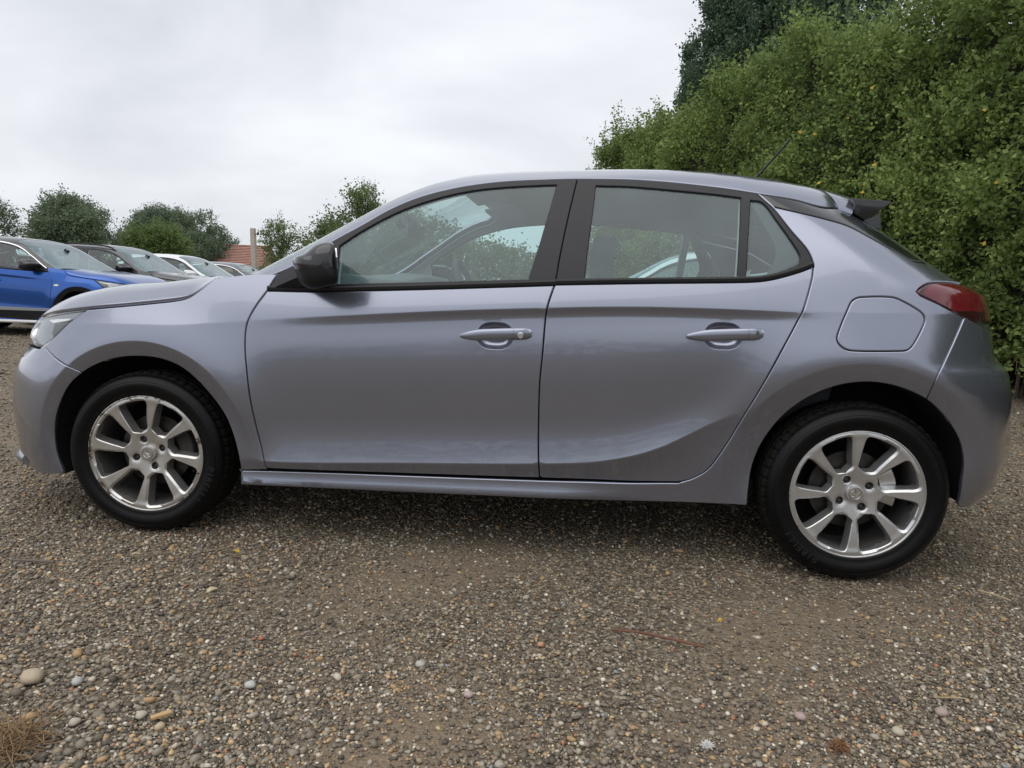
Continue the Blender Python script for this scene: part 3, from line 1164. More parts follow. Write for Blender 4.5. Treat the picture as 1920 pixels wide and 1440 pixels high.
    for i, w in enumerate(holes): wall(loops[1 + i], 0.040, 0.004)
    for i, w in enumerate(lugs): wall(loops[1 + nsp + i], 0.034, 0.0015)
    wall(loops[-1], 0.01, 0.0)
    # outer lip
    n = len(loops[0]); lp = [int(q) for q in loops[0]]
    lipp = [(0.2170, 0.0005), (0.2195, 0.001), (0.2205, 0.006), (0.214, 0.03)]
    prev = lp
    for (r, y) in lipp:
        b = len(V)
        for q in lp:
            a = math.atan2(V2[q][1], V2[q][0]); V.append((r * math.cos(a), y, r * math.sin(a)))
        cur = list(range(b, b + n))
        for i in range(n):
            F.append((prev[i], cur[i], cur[(i + 1) % n], prev[(i + 1) % n]))
        prev = cur
    # barrel
    bar = [(0.2135, 0.012), (0.200, 0.022), (0.196, 0.05), (0.194, 0.12), (0.20, 0.175), (0.212, 0.186)]
    Vr, Fr = V, F
    V, F = [], []
    b = 0; m = 64
    for i in range(m):
        a = 2 * math.pi * i / m
        for r, y in bar: V.append((r * math.cos(a), y, r * math.sin(a)))
    k = len(bar)
    for i in range(m):
        for j in range(k - 1):
            F.append((b + i * k + j, b + i * k + j + 1, b + ((i + 1) % m) * k + j + 1, b + ((i + 1) % m) * k + j))
    mbar = MB(); mbar.add(V, F)
    mb = MB(); mb.add(Vr, Fr)
    rim = mb.build('rim', rim_m, parent, angle=24)
    co = np.zeros(len(rim.data.vertices) * 3); rim.data.vertices.foreach_get('co', co)
    co = co.reshape(-1, 3)
    a = rim.data.attributes.new('rad', 'FLOAT', 'POINT'); a.data.foreach_set('value', np.hypot(co[:, 0], co[:, 2]).astype(np.float32))
    mbar.build('rim_barrel', BARREL, rim, angle=40)
    # lug bolts in the sockets
    for l in lugs:
        c = l.mean(0); bm_ = MB()
        bm_.loft([[(c[0] + rr * math.cos(t), y, c[1] + rr * math.sin(t)) for t in np.linspace(0, 2 * math.pi, 6, endpoint=False)] for rr, y in ((0.0085, 0.052), (0.0085, 0.036), (0.007, 0.034))])
        bm_.build('lug_bolt', CALIPER, rim)
    # centre cap with its round emblem in relief
    cp = MB()
    ring = lambda r, y, n=36: [(r * math.cos(t), y, r * math.sin(t)) for t in np.linspace(0, 2 * math.pi, n, endpoint=False)]
    cp.loft([ring(0.0300, 0.034), ring(0.0300, 0.0175), ring(0.0285, 0.0150), ring(0.0225, 0.0140), ring(0.0215, 0.0165), ring(0.0005, 0.0172)], cap=False)
    cap = cp.build('centre_cap', rim_m, rim)
    em = MB()
    em.loft([ring(0.0212, 0.0168), ring(0.0208, 0.0140), ring(0.0185, 0.0138), ring(0.0182, 0.0168)], cap=False)
    # griffin-like relief: head and beak left, raised wing, body, leg holding a flag
    def plate(poly, y0=0.0168, y1=0.0138):
        poly = [(px_ * 0.0185, pz * 0.0185) for px_, pz in poly]
        c = np.mean(poly, 0)
        em.loft([[(x, y0, z) for x, z in poly], [(c[0] + (x - c[0]) * 0.86, y1, c[1] + (z - c[1]) * 0.86) for x, z in poly]])
    plate([(-0.85, 0.25), (-0.55, 0.45), (-0.35, 0.78), (-0.1, 0.85), (-0.12, 0.45), (-0.3, 0.2)])
    plate([(-0.02, 0.85), (0.45, 0.72), (0.72, 0.45), (0.42, 0.38), (0.2, 0.1), (-0.05, 0.3)])
    plate([(-0.6, 0.05), (-0.2, 0.0), (0.25, -0.28), (0.1, -0.42), (-0.35, -0.2)])
    plate([(0.3, 0.05), (0.78, 0.3), (0.85, -0.1), (0.55, -0.55), (0.35, -0.35)])
    plate([(-0.35, -0.4), (0.05, -0.55), (0.3, -0.75), (-0.1, -0.85), (-0.5, -0.65)])
    em.build('emblem', CHROME, cap)
    # valve stem
    va = spin + 2 * math.pi * 5.5 / 8 + 0.2
    vm = MB()
    c = np.array([0.188 * math.cos(va), 0.188 * math.sin(va)])
    vm.tube([(c[0], 0.045, c[1]), (c[0] * 0.985, 0.028, c[1] * 0.985), (c[0] * 0.975, 0.016, c[1] * 0.975)], [0.005, 0.005, 0.004], 8)
    vm.build('valve', BLACKPLASTIC, rim)
    # brake disc, hub and caliper
    dm = MB()
    dm.loft([ring(0.0005, 0.055), ring(0.075, 0.055), ring(0.077, 0.078), ring(0.135, 0.080), ring(0.1355, 0.10), ring(0.07, 0.10)], cap=False)
    dm.build('brake_disc', DISC, parent)
    cm = MB()
    rr = []
    for t in np.linspace(-0.45, 0.45, 8):
        aa = t + 0.12
        rr.append([(r * math.cos(aa), y, r * math.sin(aa)) for r, y in ((0.098, 0.062), (0.150, 0.062), (0.156, 0.075), (0.156, 0.115), (0.098, 0.115))])
    cm.loft(rr)
    cm.build('brake_caliper', CALIPER if letters == 'front' else SATINMETAL, parent, bevel=0.003)
    bk = MB(); bk.loft([ring(0.0005, 0.150), ring(0.193, 0.150)], cap=False)
    bk.build('brake_shield', UNDER, parent)
    # raised maker's name on the sidewall
    if letters:
        for word, a0 in (('PIRELLI', -24 if letters == 'front' else 228),):
            sp = 0.0215 / 0.2575
            for i, ch in enumerate(word):
                cu = bpy.data.curves.new('letter_curve', 'FONT'); cu.body = ch; cu.size = 0.033; cu.extrude = 0.0007; cu.align_x = 'CENTER'; cu.align_y = 'CENTER'
                cu.resolution_u = 2
                tmp = bpy.data.objects.new('tmp_letter', cu); col.objects.link(tmp)
                bpy.context.view_layer.update()
                me = bpy.data.meshes.new_from_object(tmp.evaluated_get(bpy.context.evaluated_depsgraph_get()))
                bpy.data.objects.remove(tmp); bpy.data.curves.remove(cu)
                me.materials.clear(); me.materials.append(TYRELETTER)
                ang = R_(a0) - (i - 3) * sp
                lo = bpy.data.objects.new('sidewall_letter', me); col.objects.link(lo); lo.parent = o1
                # text x -> tangent, text y -> radial outwards, text z -> -Y
                tx = Vector((math.sin(ang), 0, -math.cos(ang))); ry = Vector((math.cos(ang), 0, math.sin(ang))); nz_ = Vector((0, -1, 0))
                pos = ry * 0.2585 + Vector((0, -0.0113, 0))
                lo.matrix_local = Matrix(((tx.x, ry.x, nz_.x, pos.x), (tx.y, ry.y, nz_.y, pos.y), (tx.z, ry.z, nz_.z, pos.z), (0, 0, 0, 1)))


# ------------------------------------------------------------------ the hatchback
def build_car():
    root = empty('hatchback_car', (0, 0, 0))
    L = lambda *p: np.array(p, float)
    # --- outlines
    hood = cv('hoodline'); lampf = cv('lampfront'); bseam = cv('bumperseam')
    dF, dM, dR = cv('doorfront'), cv('doormid'), cv('doorrear')
    _bz = float(X2['beltF'][-1][1])
    dM = dM[dM[:, 1] < _bz - 0.004]
    bF, bR, tF, tR = cv('beltF'), cv('beltR'), cv('topF', corners=(0, 1, 11)), cv('topR')
    qd, bp, cU, cL = cv('quart'), cv('bpil'), cv('cU', corners=(0,)), cv('cL')
    farch, rarch = cv('farch'), cv('rarch')
    stop, slow = cv('silltop'), cv('silllow')
    rbs = cv('rbseam')
    # split the front arch at the bumper seam
    js = int(np.argmin(np.hypot(*(farch - X2['bumperseam'][-1]).T)))
    farch_b, farch_f = farch[:js + 1], farch[js:]
    fendtop = sidepts([(403, 521), (440, 516.5), (483, 512.5), (518, 514)])
    hood_f = hood[hood[:, 0] > X2['lampfront'][0][0]]
    fender = join(hood_f[:-4] - np.array([0, 0.004]), fendtop[0:], L(X2['topF'][1]), cv('doorfront'), L(X2['doorfront'][-1] + (0, -0.006)), sidepts([(452, 882)]), farch_f[::-1], bseam[::-1], lampf[::-1])
    V, F, N = panel_mesh(fender)
    both('fender', V, F, N, PAINT, root)

    # --- doors
    lowF = catmull(sidepts([(500, 878.5), (620, 883.5), (753, 888), (887, 892.5), (1011.5, 896.5)]))
    lowR = catmull(sidepts([(1011.5, 896.5), (1104, 899.5), (1182, 902.5), (1273, 903.5)]))
    def ell(px0, px1, py0, py1, n=28, p=2.6):
        c0, c1 = on_side(px0, (py0 + py1) / 2), on_side(px1, (py0 + py1) / 2)
        t0, t1 = on_side((px0 + px1) / 2, py0), on_side((px0 + px1) / 2, py1)
        cx, cz = (c0[0] + c1[0]) / 2, (t0[1] + t1[1]) / 2
        a, b = abs(c1[0] - c0[0]) / 2, abs(t0[1] - t1[1]) / 2
        t = np.linspace(0, 2 * math.pi, n, endpoint=False)
        return np.stack([cx + a * np.sign(np.cos(t)) * np.abs(np.cos(t)) ** (2 / p), cz + b * np.sign(np.sin(t)) * np.abs(np.sin(t)) ** (2 / p)], 1)
    cupF, cupR = ell(897, 960, 606, 653.5), ell(1323, 1389, 606.5, 654)
    fd = join(dF[dF[:, 1] < X2['beltF'][0][1] + 0.001], lowF, dM[::-1][1:], bF[::-1])
    V, F, N = panel_mesh(fd, [cupF]); fdo = both('front_door', V, F, N, PAINT, root)
    rd = join(dM[:-1], lowR[1:], dR[::-1][3:], bR[::-1])
    V, F, N = panel_mesh(rd, [cupR]); rdo = both('rear_door', V, F, N, PAINT, root)

    # handle cups and handles (parts of the doors)
    def bowl(cup):
        c = cup.mean(0); Vs, Ns = [], []
        n = len(cup)
        for f, d in ((1.03, 0.003), (0.96, 0.010), (0.82, 0.020), (0.6, 0.026), (0.3, 0.028), (0.02, 0.0285)):
            A = c + (cup - c) * f
            Vs.append(side_xyz(A, d))
        V = np.vstack(Vs); F = [(i * n + j, i * n + (j + 1) % n, (i + 1) * n + (j + 1) % n, (i + 1) * n + j) for i in range(5) for j in range(n)]
        return V, F
    def handle(px0, px1, py, split, lock):
        a, b = on_side(px0, py + 1), on_side(px1, py - 3)
        n = 26; rings = []
        for i in range(n):
            f = i / (n - 1)
            x = a[0] + (b[0] - a[0]) * f; z = a[1] + (b[1] - a[1]) * f
            e = 1.0
            if f < 0.34: e = 0.30 + 0.70 * math.sin(min(1, f / 0.34) * math.pi / 2) ** 0.8
            if f > 0.90: e = 0.55 + 0.45 * math.sqrt(max(0, 1 - ((f - 0.90) / 0.10) ** 2))
            hz, hy = 0.0198 * e, 0.0085 * (0.4 + 0.6 * e)
            out = 0.026 * math.sin(math.pi * min(1, max(0, (f * 1.04)))) ** 0.45 * 0.75 if 0 < f < 1 else 0.006
            yb = float(S(x, z))
            rings.append([(x, yb - 0.004 - out + hy * math.cos(t) * 1.0, z + 0.002 * math.sin(math.pi * f) + hz * np.sign(math.sin(t)) * abs(math.sin(t)) ** 0.8) for t in np.linspace(0, 2 * math.pi, 14, endpoint=False)])
        h = MB(); k = int(split * n)
        h.loft(rings[:k])
        h2 = MB(); h2.loft([[(p[0] + 0.0012, p[1], p[2]) for p in r] for r in rings[k - 1:]])
        return h, h2, rings[k + 2]
    for doors, cup, args in ((fdo, cupF, (864, 996, 628, 0.79, True)), (rdo, cupR, (1287, 1429, 629, 0.81, False))):
        V, F = bowl(cup)
        h, h2, lr = handle(*args)
        for side in (0, 1):
            def put(nm, V, F, mat, par):
                m = MB()
                if side: V = [(p[0], 2 * YC - p[1], p[2]) for p in V]
                m.add(V, F); return m.build(nm, mat, par, angle=50)
            put('handle_recess', V, F, PAINT, doors[side])
            ho = put('door_handle', h.V, h.F, PAINT, doors[side])
            put('handle_cap', h2.V, h2.F, PAINT, ho)
            if args[4]:
                lc = on_side(977.5, 628)
                yy = float(S(lc[0], lc[1])) - 0.0315
                q = MB(); q.loft([[(lc[0] + r * math.cos(t), yy + d, lc[1] + r * math.sin(t)) for t in np.linspace(0, 2 * math.pi, 18, endpoint=False)] for r, d in ((0.0102, 0.012), (0.0102, -0.001), (0.0085, -0.002), (0.0080, -0.001))])
                if not side: put('door_lock', q.V, q.F, SATINMETAL, ho)

    # --- side panel: sill, quarter and C pillar in one pressing, with the fuel flap hole
    tail_t = catmull(sidepts([(1808, 595), (1785, 583), (1754, 567), (1726, 554), (1719, 547), (1729, 537), (1743, 530.5), (1774, 529), (1802, 531.5)]))
    zt_top, zt_bot = 0.992, 0.884
    top_lim = [(limR(z), z) for z in np.linspace(1.052, tail_t[-1][1] + 0.002, 6)]
    cLq = cL[cL[:, 0] < top_lim[0][0] - 0.004]
    qp = join(stop, dR[::-1], L(X2['doorrear'][0]), qd[::-1], cLq[1:], top_lim, tail_t[::-1], rbs, rarch[:int(np.argmin(np.hypot(*(rarch - X2['rbseam'][-1]).T))) + 1][::-1], slow[::-1])
    flap = catmull(X2['flap'], 0.008, closed=True)
    SILL[0] = True
    V, F, N = panel_mesh(qp, [flap], gap=0.0016)
    SILL[0] = False
    qo = both('side_panel', V, F, N, PAINT, root)
    V, F, N = panel_mesh(flap, gap=0.0020)
    mk('fuel_flap', V, F, PAINT, qo[0], N)

    # --- rear bumper (flanks + tail) and tail lamps
    ja = int(np.argmin(np.hypot(*(rarch - X2['rbseam'][-1]).T)))
    bot = L(*[(x, 0.255 - 0.02 * i / 5) for i, x in enumerate(np.linspace(X2['rarch'][-1][0] + 0.02, limR(0.245), 6))])
    lim_b = L(*[(limR(z), z) for z in np.linspace(0.235, zt_bot - 0.006, 26)])
    tl = sidepts([(1808, 595), (1822, 600.5)])
    rb = join(rbs, rarch[ja:], bot, lim_b, tl[::-1])
    a = panel_mesh(rb, gap=0.0016)
    fa, fb = fascia_part(0.235, 0.655, False, nz=22, nt=26)
    fa2, fb2 = fascia_part(0.655, zt_bot - 0.006, False, nz=8, nt=8, T1=0.40)
    V, F, N = cat(a, mirror(*a), fa, fb, fa2, fb2)
    rbo = mk('rear_bumper', V, F, PAINT, root, N)
    a, b = fascia_part(0.215, 0.33, False, nz=6, nt=20, T0=0.02 + float(taper(np.array(XLIM_R), LRR)))
    V, F, N = cat(a, b); V = V + N * 0.004
    mk('lower_valance', V, F, BLACKPLASTIC, rbo, N)
    tailp = join(tail_t, L(*[(limR(z), z) for z in np.linspace(zt_top, zt_bot, 10)]), tl[::-1][:1])
    a = panel_mesh(tailp, dy=0.001)
    g0, g1 = fascia_part(zt_bot, zt_top, False, nz=8, nt=10, T1=0.38)
    for i, (s_, g) in enumerate(((a, g0), (mirror(*a), g1))):
        V, F, N = cat(s_, g)
        lo = mk('tail_lamp', V, F, TAILRED, root, N)
    # dark lower wedge and dark rim of the near lamp
    for (pts_, nm, mt) in (([(1786, 583.2), (1815, 582), (1846, 581), (1848, 607), (1830, 603), (1808, 594)], 'lamp_wedge', TAILDARK),
                           ([(1720.5, 547), (1730, 538), (1742, 532.5), (1738, 541), (1731, 549), (1745, 558), (1786, 579), (1784, 581.8), (1754, 565.5), (1727, 553)], 'lamp_rim', TAILDARK)):
        q = []
        for p_ in pts_:
            xz = on_side(*p_); zz = xz[1]; q.append((min(xz[0], limR(zz) - 0.002), zz))
        V, F, N = panel_mesh(dedupe(np.array(q)), gap=0.001, fold=0.004, dy=-0.0015, edge=0.001)
        mk(nm, V, F, mt, lo if False else [o for o in root.children if o.name.startswith('tail_lamp')][0], N)

    # --- front bumper, headlamps, grille
    A = X2['bumperseam'][0]
    zb_t = A[1] - 0.022
    toplamp = L(A, (A[0] - 0.03, A[1] - 0.012), (limF(zb_t), zb_t))
    limf = L(*[(limF(z), z) for z in np.linspace(zb_t, 0.185, 26)])
    botf = L((limF(0.185), 0.185), (-0.50, 0.187), (-0.42, 0.192), (X2['farch'][0][0] - 0.012, 0.204))
    fb_ = join(toplamp[::-1][:1], limf[1:], botf[1:], farch_b, bseam[::-1], toplamp[1:2])
    a = panel_mesh(fb_, gap=0.0016)
    f1, f2 = fascia_part(0.185, 0.40, True, nz=12, nt=24)
    f3, f4 = fascia_part(0.40, zb_t, True, nz=12, nt=12, T1=0.40)
    f5, f6 = fascia_part(0.53, zb_t + 0.10, True, nz=8, nt=12, T0=0.40)
    V, F, N = cat(a, mirror(*a), f1, f2, f3, f4, f5, f6)
    fbo = mk('front_bumper', V, F, PAINT, root, N)
    a, b = fascia_part(0.40, 0.53, True, nz=6, nt=14, T0=0.40)
    V, F, N = cat(a, b); mk('grille', V - N * 0.004, F, BLACKGLOSS, fbo, N)
    a, b = fascia_part(0.215, 0.33, True, nz=6, nt=16, T0=0.36)
    V, F, N = cat(a, b); mk('lower_grille', V + N * 0.004, F, BLACKPLASTIC, fbo, N)
    # chin lip seen below the flank of the bumper
    lip = MB(); rings = []
    for T in np.linspace(0.10, 0.60, 14):
        u = float(taper_inv(np.array(T), LF)); x = float(XF(np.array(0.26))) + u
        e = 0.017 * math.sin(math.pi * min(1, (T - 0.10) / 0.14 + 0.1) / 2)
        rings.append([(x - e, T - e * 0.6, 0.232), (x - e * 1.2, T - e * 0.7, 0.222), (x - e * 0.7, T - e * 0.4, 0.206), (x + 0.03, T + 0.02, 0.204), (x + 0.03, T + 0.02, 0.29)])
    lip.loft(rings)
    lip.build('chin_lip', PAINT, fbo)

    hz0, hz1 = zb_t + 0.003, 0.775
    lamp_top = hood[(hood[:, 0] <= X2['lampfront'][0][0] + 0.002)]
    lt_z = lamp_top[0][1] - 0.004
    lamp = join(L((limF(lt_z), lt_z)), L(lamp_top[0]) + (0, -0.004), lamp_top[1:] + (0, -0.004), lampf[1:], toplamp[1:2] + (0, 0.003), L((limF(hz0), hz0)),
                L(*[(limF(z), z) for z in np.linspace(hz0 + 0.01, lt_z - 0.01, 8)]))
    a = panel_mesh(lamp, gap=0.0016, fold=0.006)
    ai = panel_mesh(lamp, gap=0.003, fold=0.004, dy=0.030)
    g0, g1 = fascia_part(hz0, lt_z, True, nz=8, nt=10, T1=0.42)
    back = (g0[0] - g0[2] * 0.03, g0[1], g0[2]); back1 = (g1[0] - g1[2] * 0.03, g1[1], g1[2])
    for s_, g, si, gi in ((a, g0, ai, back), (mirror(*a), g1, mirror(*ai), back1)):
        V, F, N = cat(si, gi); ho = mk('headlamp', V, F, LAMPIN, root, N)
        V, F, N = cat(s_, g); mk('lamp_lens', V, F, LAMPGLASS, ho, N)
        near = s_ is a
        for pts_, nm, mt, d in (([(84, 600.5), (100, 598), (126, 597.5), (118, 602), (90, 607)], 'light_guide', DRL, 0.022),
                                ([(93, 609), (118, 604), (130, 599), (150, 588), (133, 601.5), (104, 628), (92, 640), (88, 625)], 'lamp_bezel', LAMPDARK, 0.024),
                                ([(69, 652), (84, 641.5), (84, 646.5), (70, 656)], 'indicator', DRL, 0.020)):
            q = dedupe(np.array([(max(p_[0], limF(p_[1]) + 0.004), p_[1]) for p_ in sidepts(pts_)]), 0.003)
            V, F, N = panel_mesh(q, gap=0.0008, fold=0.008, dy=d, edge=0.001)
            if not near: V, F, N = mirror(V, F, N)
            mk(nm, V, F, mt, ho, N)
        # projector bowl
        pb = MB()
        cx, cz = limF(0.70) + 0.03, 0.695
        y0 = float(S(cx + 0.05, cz)) + 0.04
        rg = lambda r, d: [(cx + d, (y0 + 0.10 + r * math.cos(t)) if near else 2 * YC - (y0 + 0.10 + r * math.cos(t)), cz + r * math.sin(t)) for t in np.linspace(0, 2 * math.pi, 20, endpoint=False)]
        pb.loft([rg(0.045, -0.02), rg(0.04, 0.0), rg(0.03, 0.02), rg(0.001, 0.025)], cap=False)
        pb.build('projector', CHROME, ho)

    # --- bonnet
    hx0 = float(XF(np.array(0.745))) + 0.035
    xs = np.linspace(hx0, X2['hoodline'][-1][0], 70)
    near = np.stack([xs, hood_ye(xs) + 0.004], 1)
    backc = L((0.262, 0.085), (0.20, 0.18), (0.13, 0.36), (0.09, 0.6), (0.075, YC))
    backc = catmull(backc, 0.03)
    half = join(near, backc[1:])
    fl = half[::-1].copy(); fl[:, 1] = 2 * YC - fl[:, 1]
    y0 = near[0][1]
    frontc = np.array([(hx0 - 0.03 * (1 - ((y - YC) / (YC - y0)) ** 2), y) for y in np.linspace(2 * YC - y0, y0, 24)[1:-1]])
    hp = join(half, fl[1:], frontc)
    pts = []
    for x in np.arange(-0.84, 0.26, 0.03):
        ye = float(hood_ye(np.array(x)))
        for t in (0.008, 0.02, 0.035, 0.055, 0.08, 0.11, 0.15, 0.2, 0.26, 0.33, 0.42, 0.52, 0.63, 0.75, 0.87, 1.0):
            y = ye + t * (YC - ye); pts.append((x, y)); pts.append((x, 2 * YC - y))
    V, F, N = panel_mesh(hp, gap=0.005, fold=0.02, pts=np.array(pts), xyz=hood_xyz, nrm=hood_nrm)
    mk('bonnet', V, F, PAINT, root, N)
    # dark engine bay below, and the cowl
    xs = np.linspace(hx0 + 0.06, 0.26, 24)
    def ebf(x, t):
        ye = float(hood_ye(np.array(x))) + 0.012; y = ye + t * 2 * (YC - ye)
        return (x, y, float(hood_z(np.array(x), np.array(y))) - 0.05)
    eb, ef = grid_mesh(ebf, xs, np.linspace(0, 1, 16))
    mk('engine_bay', eb, ef, UNDER, root)
    cw = []
    for y in np.linspace(0.09, 2 * YC - 0.09, 30):
        yy = min(y, 2 * YC - y)
        xb = float(np.interp(yy, backc[:, 1], backc[:, 0])); xw = 0.25 + 0.13 * (1 - (yy - 0.09) / (YC - 0.09)) ** 2
        z0 = float(hood_z(np.array(xb), np.array(yy))) - 0.012
        z1 = float(roof_z(np.array(xw), np.array(max(yy, 0.12)))) - 0.01
        cw.append([(xb, y, z0), ((xb + xw) / 2, y, min(z0, z1) - 0.01), (xw + 0.02, y, z1)])
    m = MB(); m.loft(cw, closed=False, cap=False); m.build('cowl', BLACKPLASTIC, root)

    # --- roof with A pillars, windscreen
    xs = np.linspace(0.405, 2.488, 150)
    near = np.stack([xs, edgeY(xs) + 0.001], 1)
    rear = catmull(L((2.488, near[-1][1]), (2.462, near[-1][1] + 0.03), (2.43, near[-1][1] + 0.075), (2.392, 0.44), (2.36, 0.60), (2.345, YC)), 0.03)
    wx = np.linspace(0.36, 1.06, 40)
    pil = np.stack([wx, edgeY(np.maximum(wx, 0.40)) + 0.058 + 0.02 * sstep(wx, 0.6, 1.1)], 1)
    head = catmull(L(pil[-1], (1.105, pil[-1][1] + 0.05), (1.09, 0.42), (1.06, YC)), 0.03, corners=())
    half = join(near, rear[1:])
    fl = half[::-1].copy(); fl[:, 1] = 2 * YC - fl[:, 1]
    inner = join(pil, head[1:])
    fi = inner[::-1].copy(); fi[:, 1] = 2 * YC - fi[:, 1]
    rp = join(half, fl[1:], fi[::-1], inner[::-1][1:])
    V, F, N = panel_mesh(rp, gap=0.001, fold=0.012, pts=ROOFPTS, xyz=roof_xyz, nrm=roof_nrm, edge=0.003)
    mk('roof', V, F, PAINT, root, N)
    V, F, N = panel_mesh(rp, gap=0.012, fold=0.004, pts=ROOFPTS[::2], xyz=roof_xyz, nrm=roof_nrm, dy=0.032)
    mk('headliner', V, F, HEADLINER, root, N)
    base = catmull(L(pil[0], (0.31, 0.30), (0.27, 0.55), (0.255, YC)), 0.03)
    hw = join(inner, )
    bq = base[::-1]
    fbq = base.copy(); fbq[:, 1] = 2 * YC - fbq[:, 1]
    fiq = inner[::-1].copy(); fiq[:, 1] = 2 * YC - fiq[:, 1]
    ws = join(base[::-1], inner[1:], fiq[1:], fbq[1:-1])
    V, F, N = panel_mesh(ws, gap=0.002, fold=0.002, pts=ROOFPTS, xyz=roof_xyz, nrm=roof_nrm, dy=0.003, edge=0.002)
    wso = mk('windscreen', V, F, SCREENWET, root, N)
    # roof aerial
    b0 = px_place(1412, 338, 1.0); 
    pa, pb_ = at(1413, 339, 0.84), at(1482, 261, 0.84)
    m = MB(); m.tube([pa - np.array([0.02, 0, 0.03]), pa], [0.016, 0.010], 10)
    m.tube([pa, pa * 0.5 + pb_ * 0.5, pb_], [0.0055, 0.0048, 0.0040], 8)
    m.build('aerial', BLACKPLASTIC, root)

    # --- black window surrounds, glass
    ffr = join(tF, bp, bF[::-1])
    ghF = catmull(X2['gF'], 0.01, closed=True, corners=(0, 1, 8, 11))
    V, F, N = panel_mesh(ffr, [ghF], gap=0.0012, fold=0.02)
    fo = both('window_frame', V, F, N, BLACKTRIM, root)
    rfr = join(bp, tR[:0], bR, qd[::-1], tR[::-1])
    ghR = catmull(X2['gR'], 0.01, closed=True, corners=(0, 3, 7, 9)); ghQ = catmull(X2['gQ'], 0.01, closed=True, corners=(0, 9))
    V, F, N = panel_mesh(rfr, [ghR, ghQ], gap=0.0012, fold=0.02)
    ro = both('rear_window_frame', V, F, N, BLACKTRIM, root)
    for fr_, gh, nm in ((fo, ghF, 'front_window'), (ro, ghR, 'rear_window'), (ro, ghQ, 'quarter_window')):
        g2, _ = offset(dedupe(gh if area2(gh) > 0 else gh[::-1]), -0.004)
        V, F, N = panel_mesh(g2, gap=0.0, fold=0.001, dy=0.008, edge=0.001)
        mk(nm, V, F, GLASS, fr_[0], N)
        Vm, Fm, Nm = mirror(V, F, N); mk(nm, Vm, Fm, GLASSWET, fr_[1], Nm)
    # door-edge line of the trim at the belt, weather strip
    for fr_, bl, in ((fo, bF), (ro, bR)):
        rings = []
        for q in bl:
            y = float(S(q[0], q[1] + 0.008))
            rings.append([(q[0], y - 0.004, q[1] + 0.003), (q[0], y - 0.006, q[1] + 0.012), (q[0], y - 0.002, q[1] + 0.018), (q[0], y + 0.010, q[1] + 0.018), (q[0], y + 0.010, q[1] + 0.003)])
        m = MB(); m.loft(rings); m.build('weather_strip', RUBBERSEAL, fr_[0])
        m2 = MB(); m2.loft([[(p[0], 2 * YC - p[1], p[2]) for p in r] for r in rings]); m2.build('weather_strip', RUBBERSEAL, fr_[1])
    # dark band inside the quarter glass
    qb = sidepts([(1409, 377), (1430, 381), (1455, 413), (1480, 448), (1499, 480), (1496, 492), (1480, 501), (1460, 508), (1440, 513), (1452, 492), (1457, 470), (1450, 450), (1436, 425), (1420, 398)])
    V, F, N = panel_mesh(catmull(qb, 0.01, closed=True), gap=0.0, fold=0.001, dy=0.012, edge=0.001)
    both('glass_border', V, F, N, BLACKTRIM, ro[0])[1].parent = ro[1]
    # pillar trims (inside)
    V, F, N = panel_mesh(ffr, [offset(dedupe(ghF if area2(ghF) > 0 else ghF[::-1]), 0.004)[0]], gap=0.006, fold=0.012, dy=0.034)
    both('pillar_trim', V, F, N, TRIMGREY, root)
    V, F, N = panel_mesh(rfr, [offset(dedupe(ghR if area2(ghR) > 0 else ghR[::-1]), 0.004)[0], offset(dedupe(ghQ if area2(ghQ) > 0 else ghQ[::-1]), 0.012)[0]], gap=0.006, fold=0.012, dy=0.034)
    both('pillar_trim', V, F, N, TRIMGREY, root)
    # C-pillar strip: glossy black blade between roof and quarter
    cs = join(cU[cU[:, 0] < 2.755], cL[cL[:, 0] < 2.755][::-1])
    V, F, N = panel_mesh(cs, gap=0.0012, fold=0.012, dy=0.001)
    both('pillar_blade', V, F, N, BLACKGLOSS, root)

    # --- tailgate: rear glass and painted lower half
    a, b = fascia_part(1.04, 1.26, False, nz=12, nt=18, T0=0.15)
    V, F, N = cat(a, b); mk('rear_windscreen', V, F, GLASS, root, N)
    a, b = fascia_part(0.655, 1.04, False, nz=14, nt=16, T0=0.36)
    a2, b2 = fascia_part(0.998, 1.05, False, nz=6, nt=12, T1=0.36)
    V, F, N = cat(a, b, a2, b2); tg = mk('tailgate', V, F, PAINT, root, N)
    # spoiler: painted front wedge and black tip with side fins
    def prism(poly, y0, y1, inset=0.0):
        m = MB(); poly = [tuple(p) for p in poly]
        c = np.mean(poly, 0)
        ys = [(y0, 0.97), (y0 + 0.006, 1.0), (YC, 1.0), (y1 - 0.006, 1.0), (y1, 0.97)]
        rings = []
        for y, s_ in ys:
            bow = 0.0 if abs(y - YC) > 0.1 else 0.02
            rings.append([(c[0] + (x - c[0]) * s_ + bow, y, c[1] + (z - c[1]) * s_ + bow * 0.8) for x, z in poly])
        m.loft(rings); return m
    ys = float(near[-1][1]) + 0.010
    P_ = lambda u, v, Y=ys: (lambda q: (q[0], q[2]))(at(u, v, Y))
    w1 = [P_(1531, 361.5), P_(1565, 366), P_(1598, 371), P_(1601.5, 382), P_(1599, 399), P_(1596, 399)]
    rs_ = []
    rear_s = rear[np.argsort(rear[:, 1])]
    y00 = float(near[-1][1])
    Tk = [(y00 + 0.002, 1598, 399.8), (y00 + 0.02, 1600.5, 391), (y00 + 0.05, 1601.5, 382), (y00 + 0.10, 1600, 374), (y00 + 0.16, 1598, 370.5)]
    TP = np.array([at(u, v, y) for y, u, v in Tk])
    yv = [y00 + q for q in (0.002, 0.01, 0.02, 0.035, 0.05, 0.075, 0.10, 0.13, 0.16, 0.22, 0.30, 0.42)] + [YC]
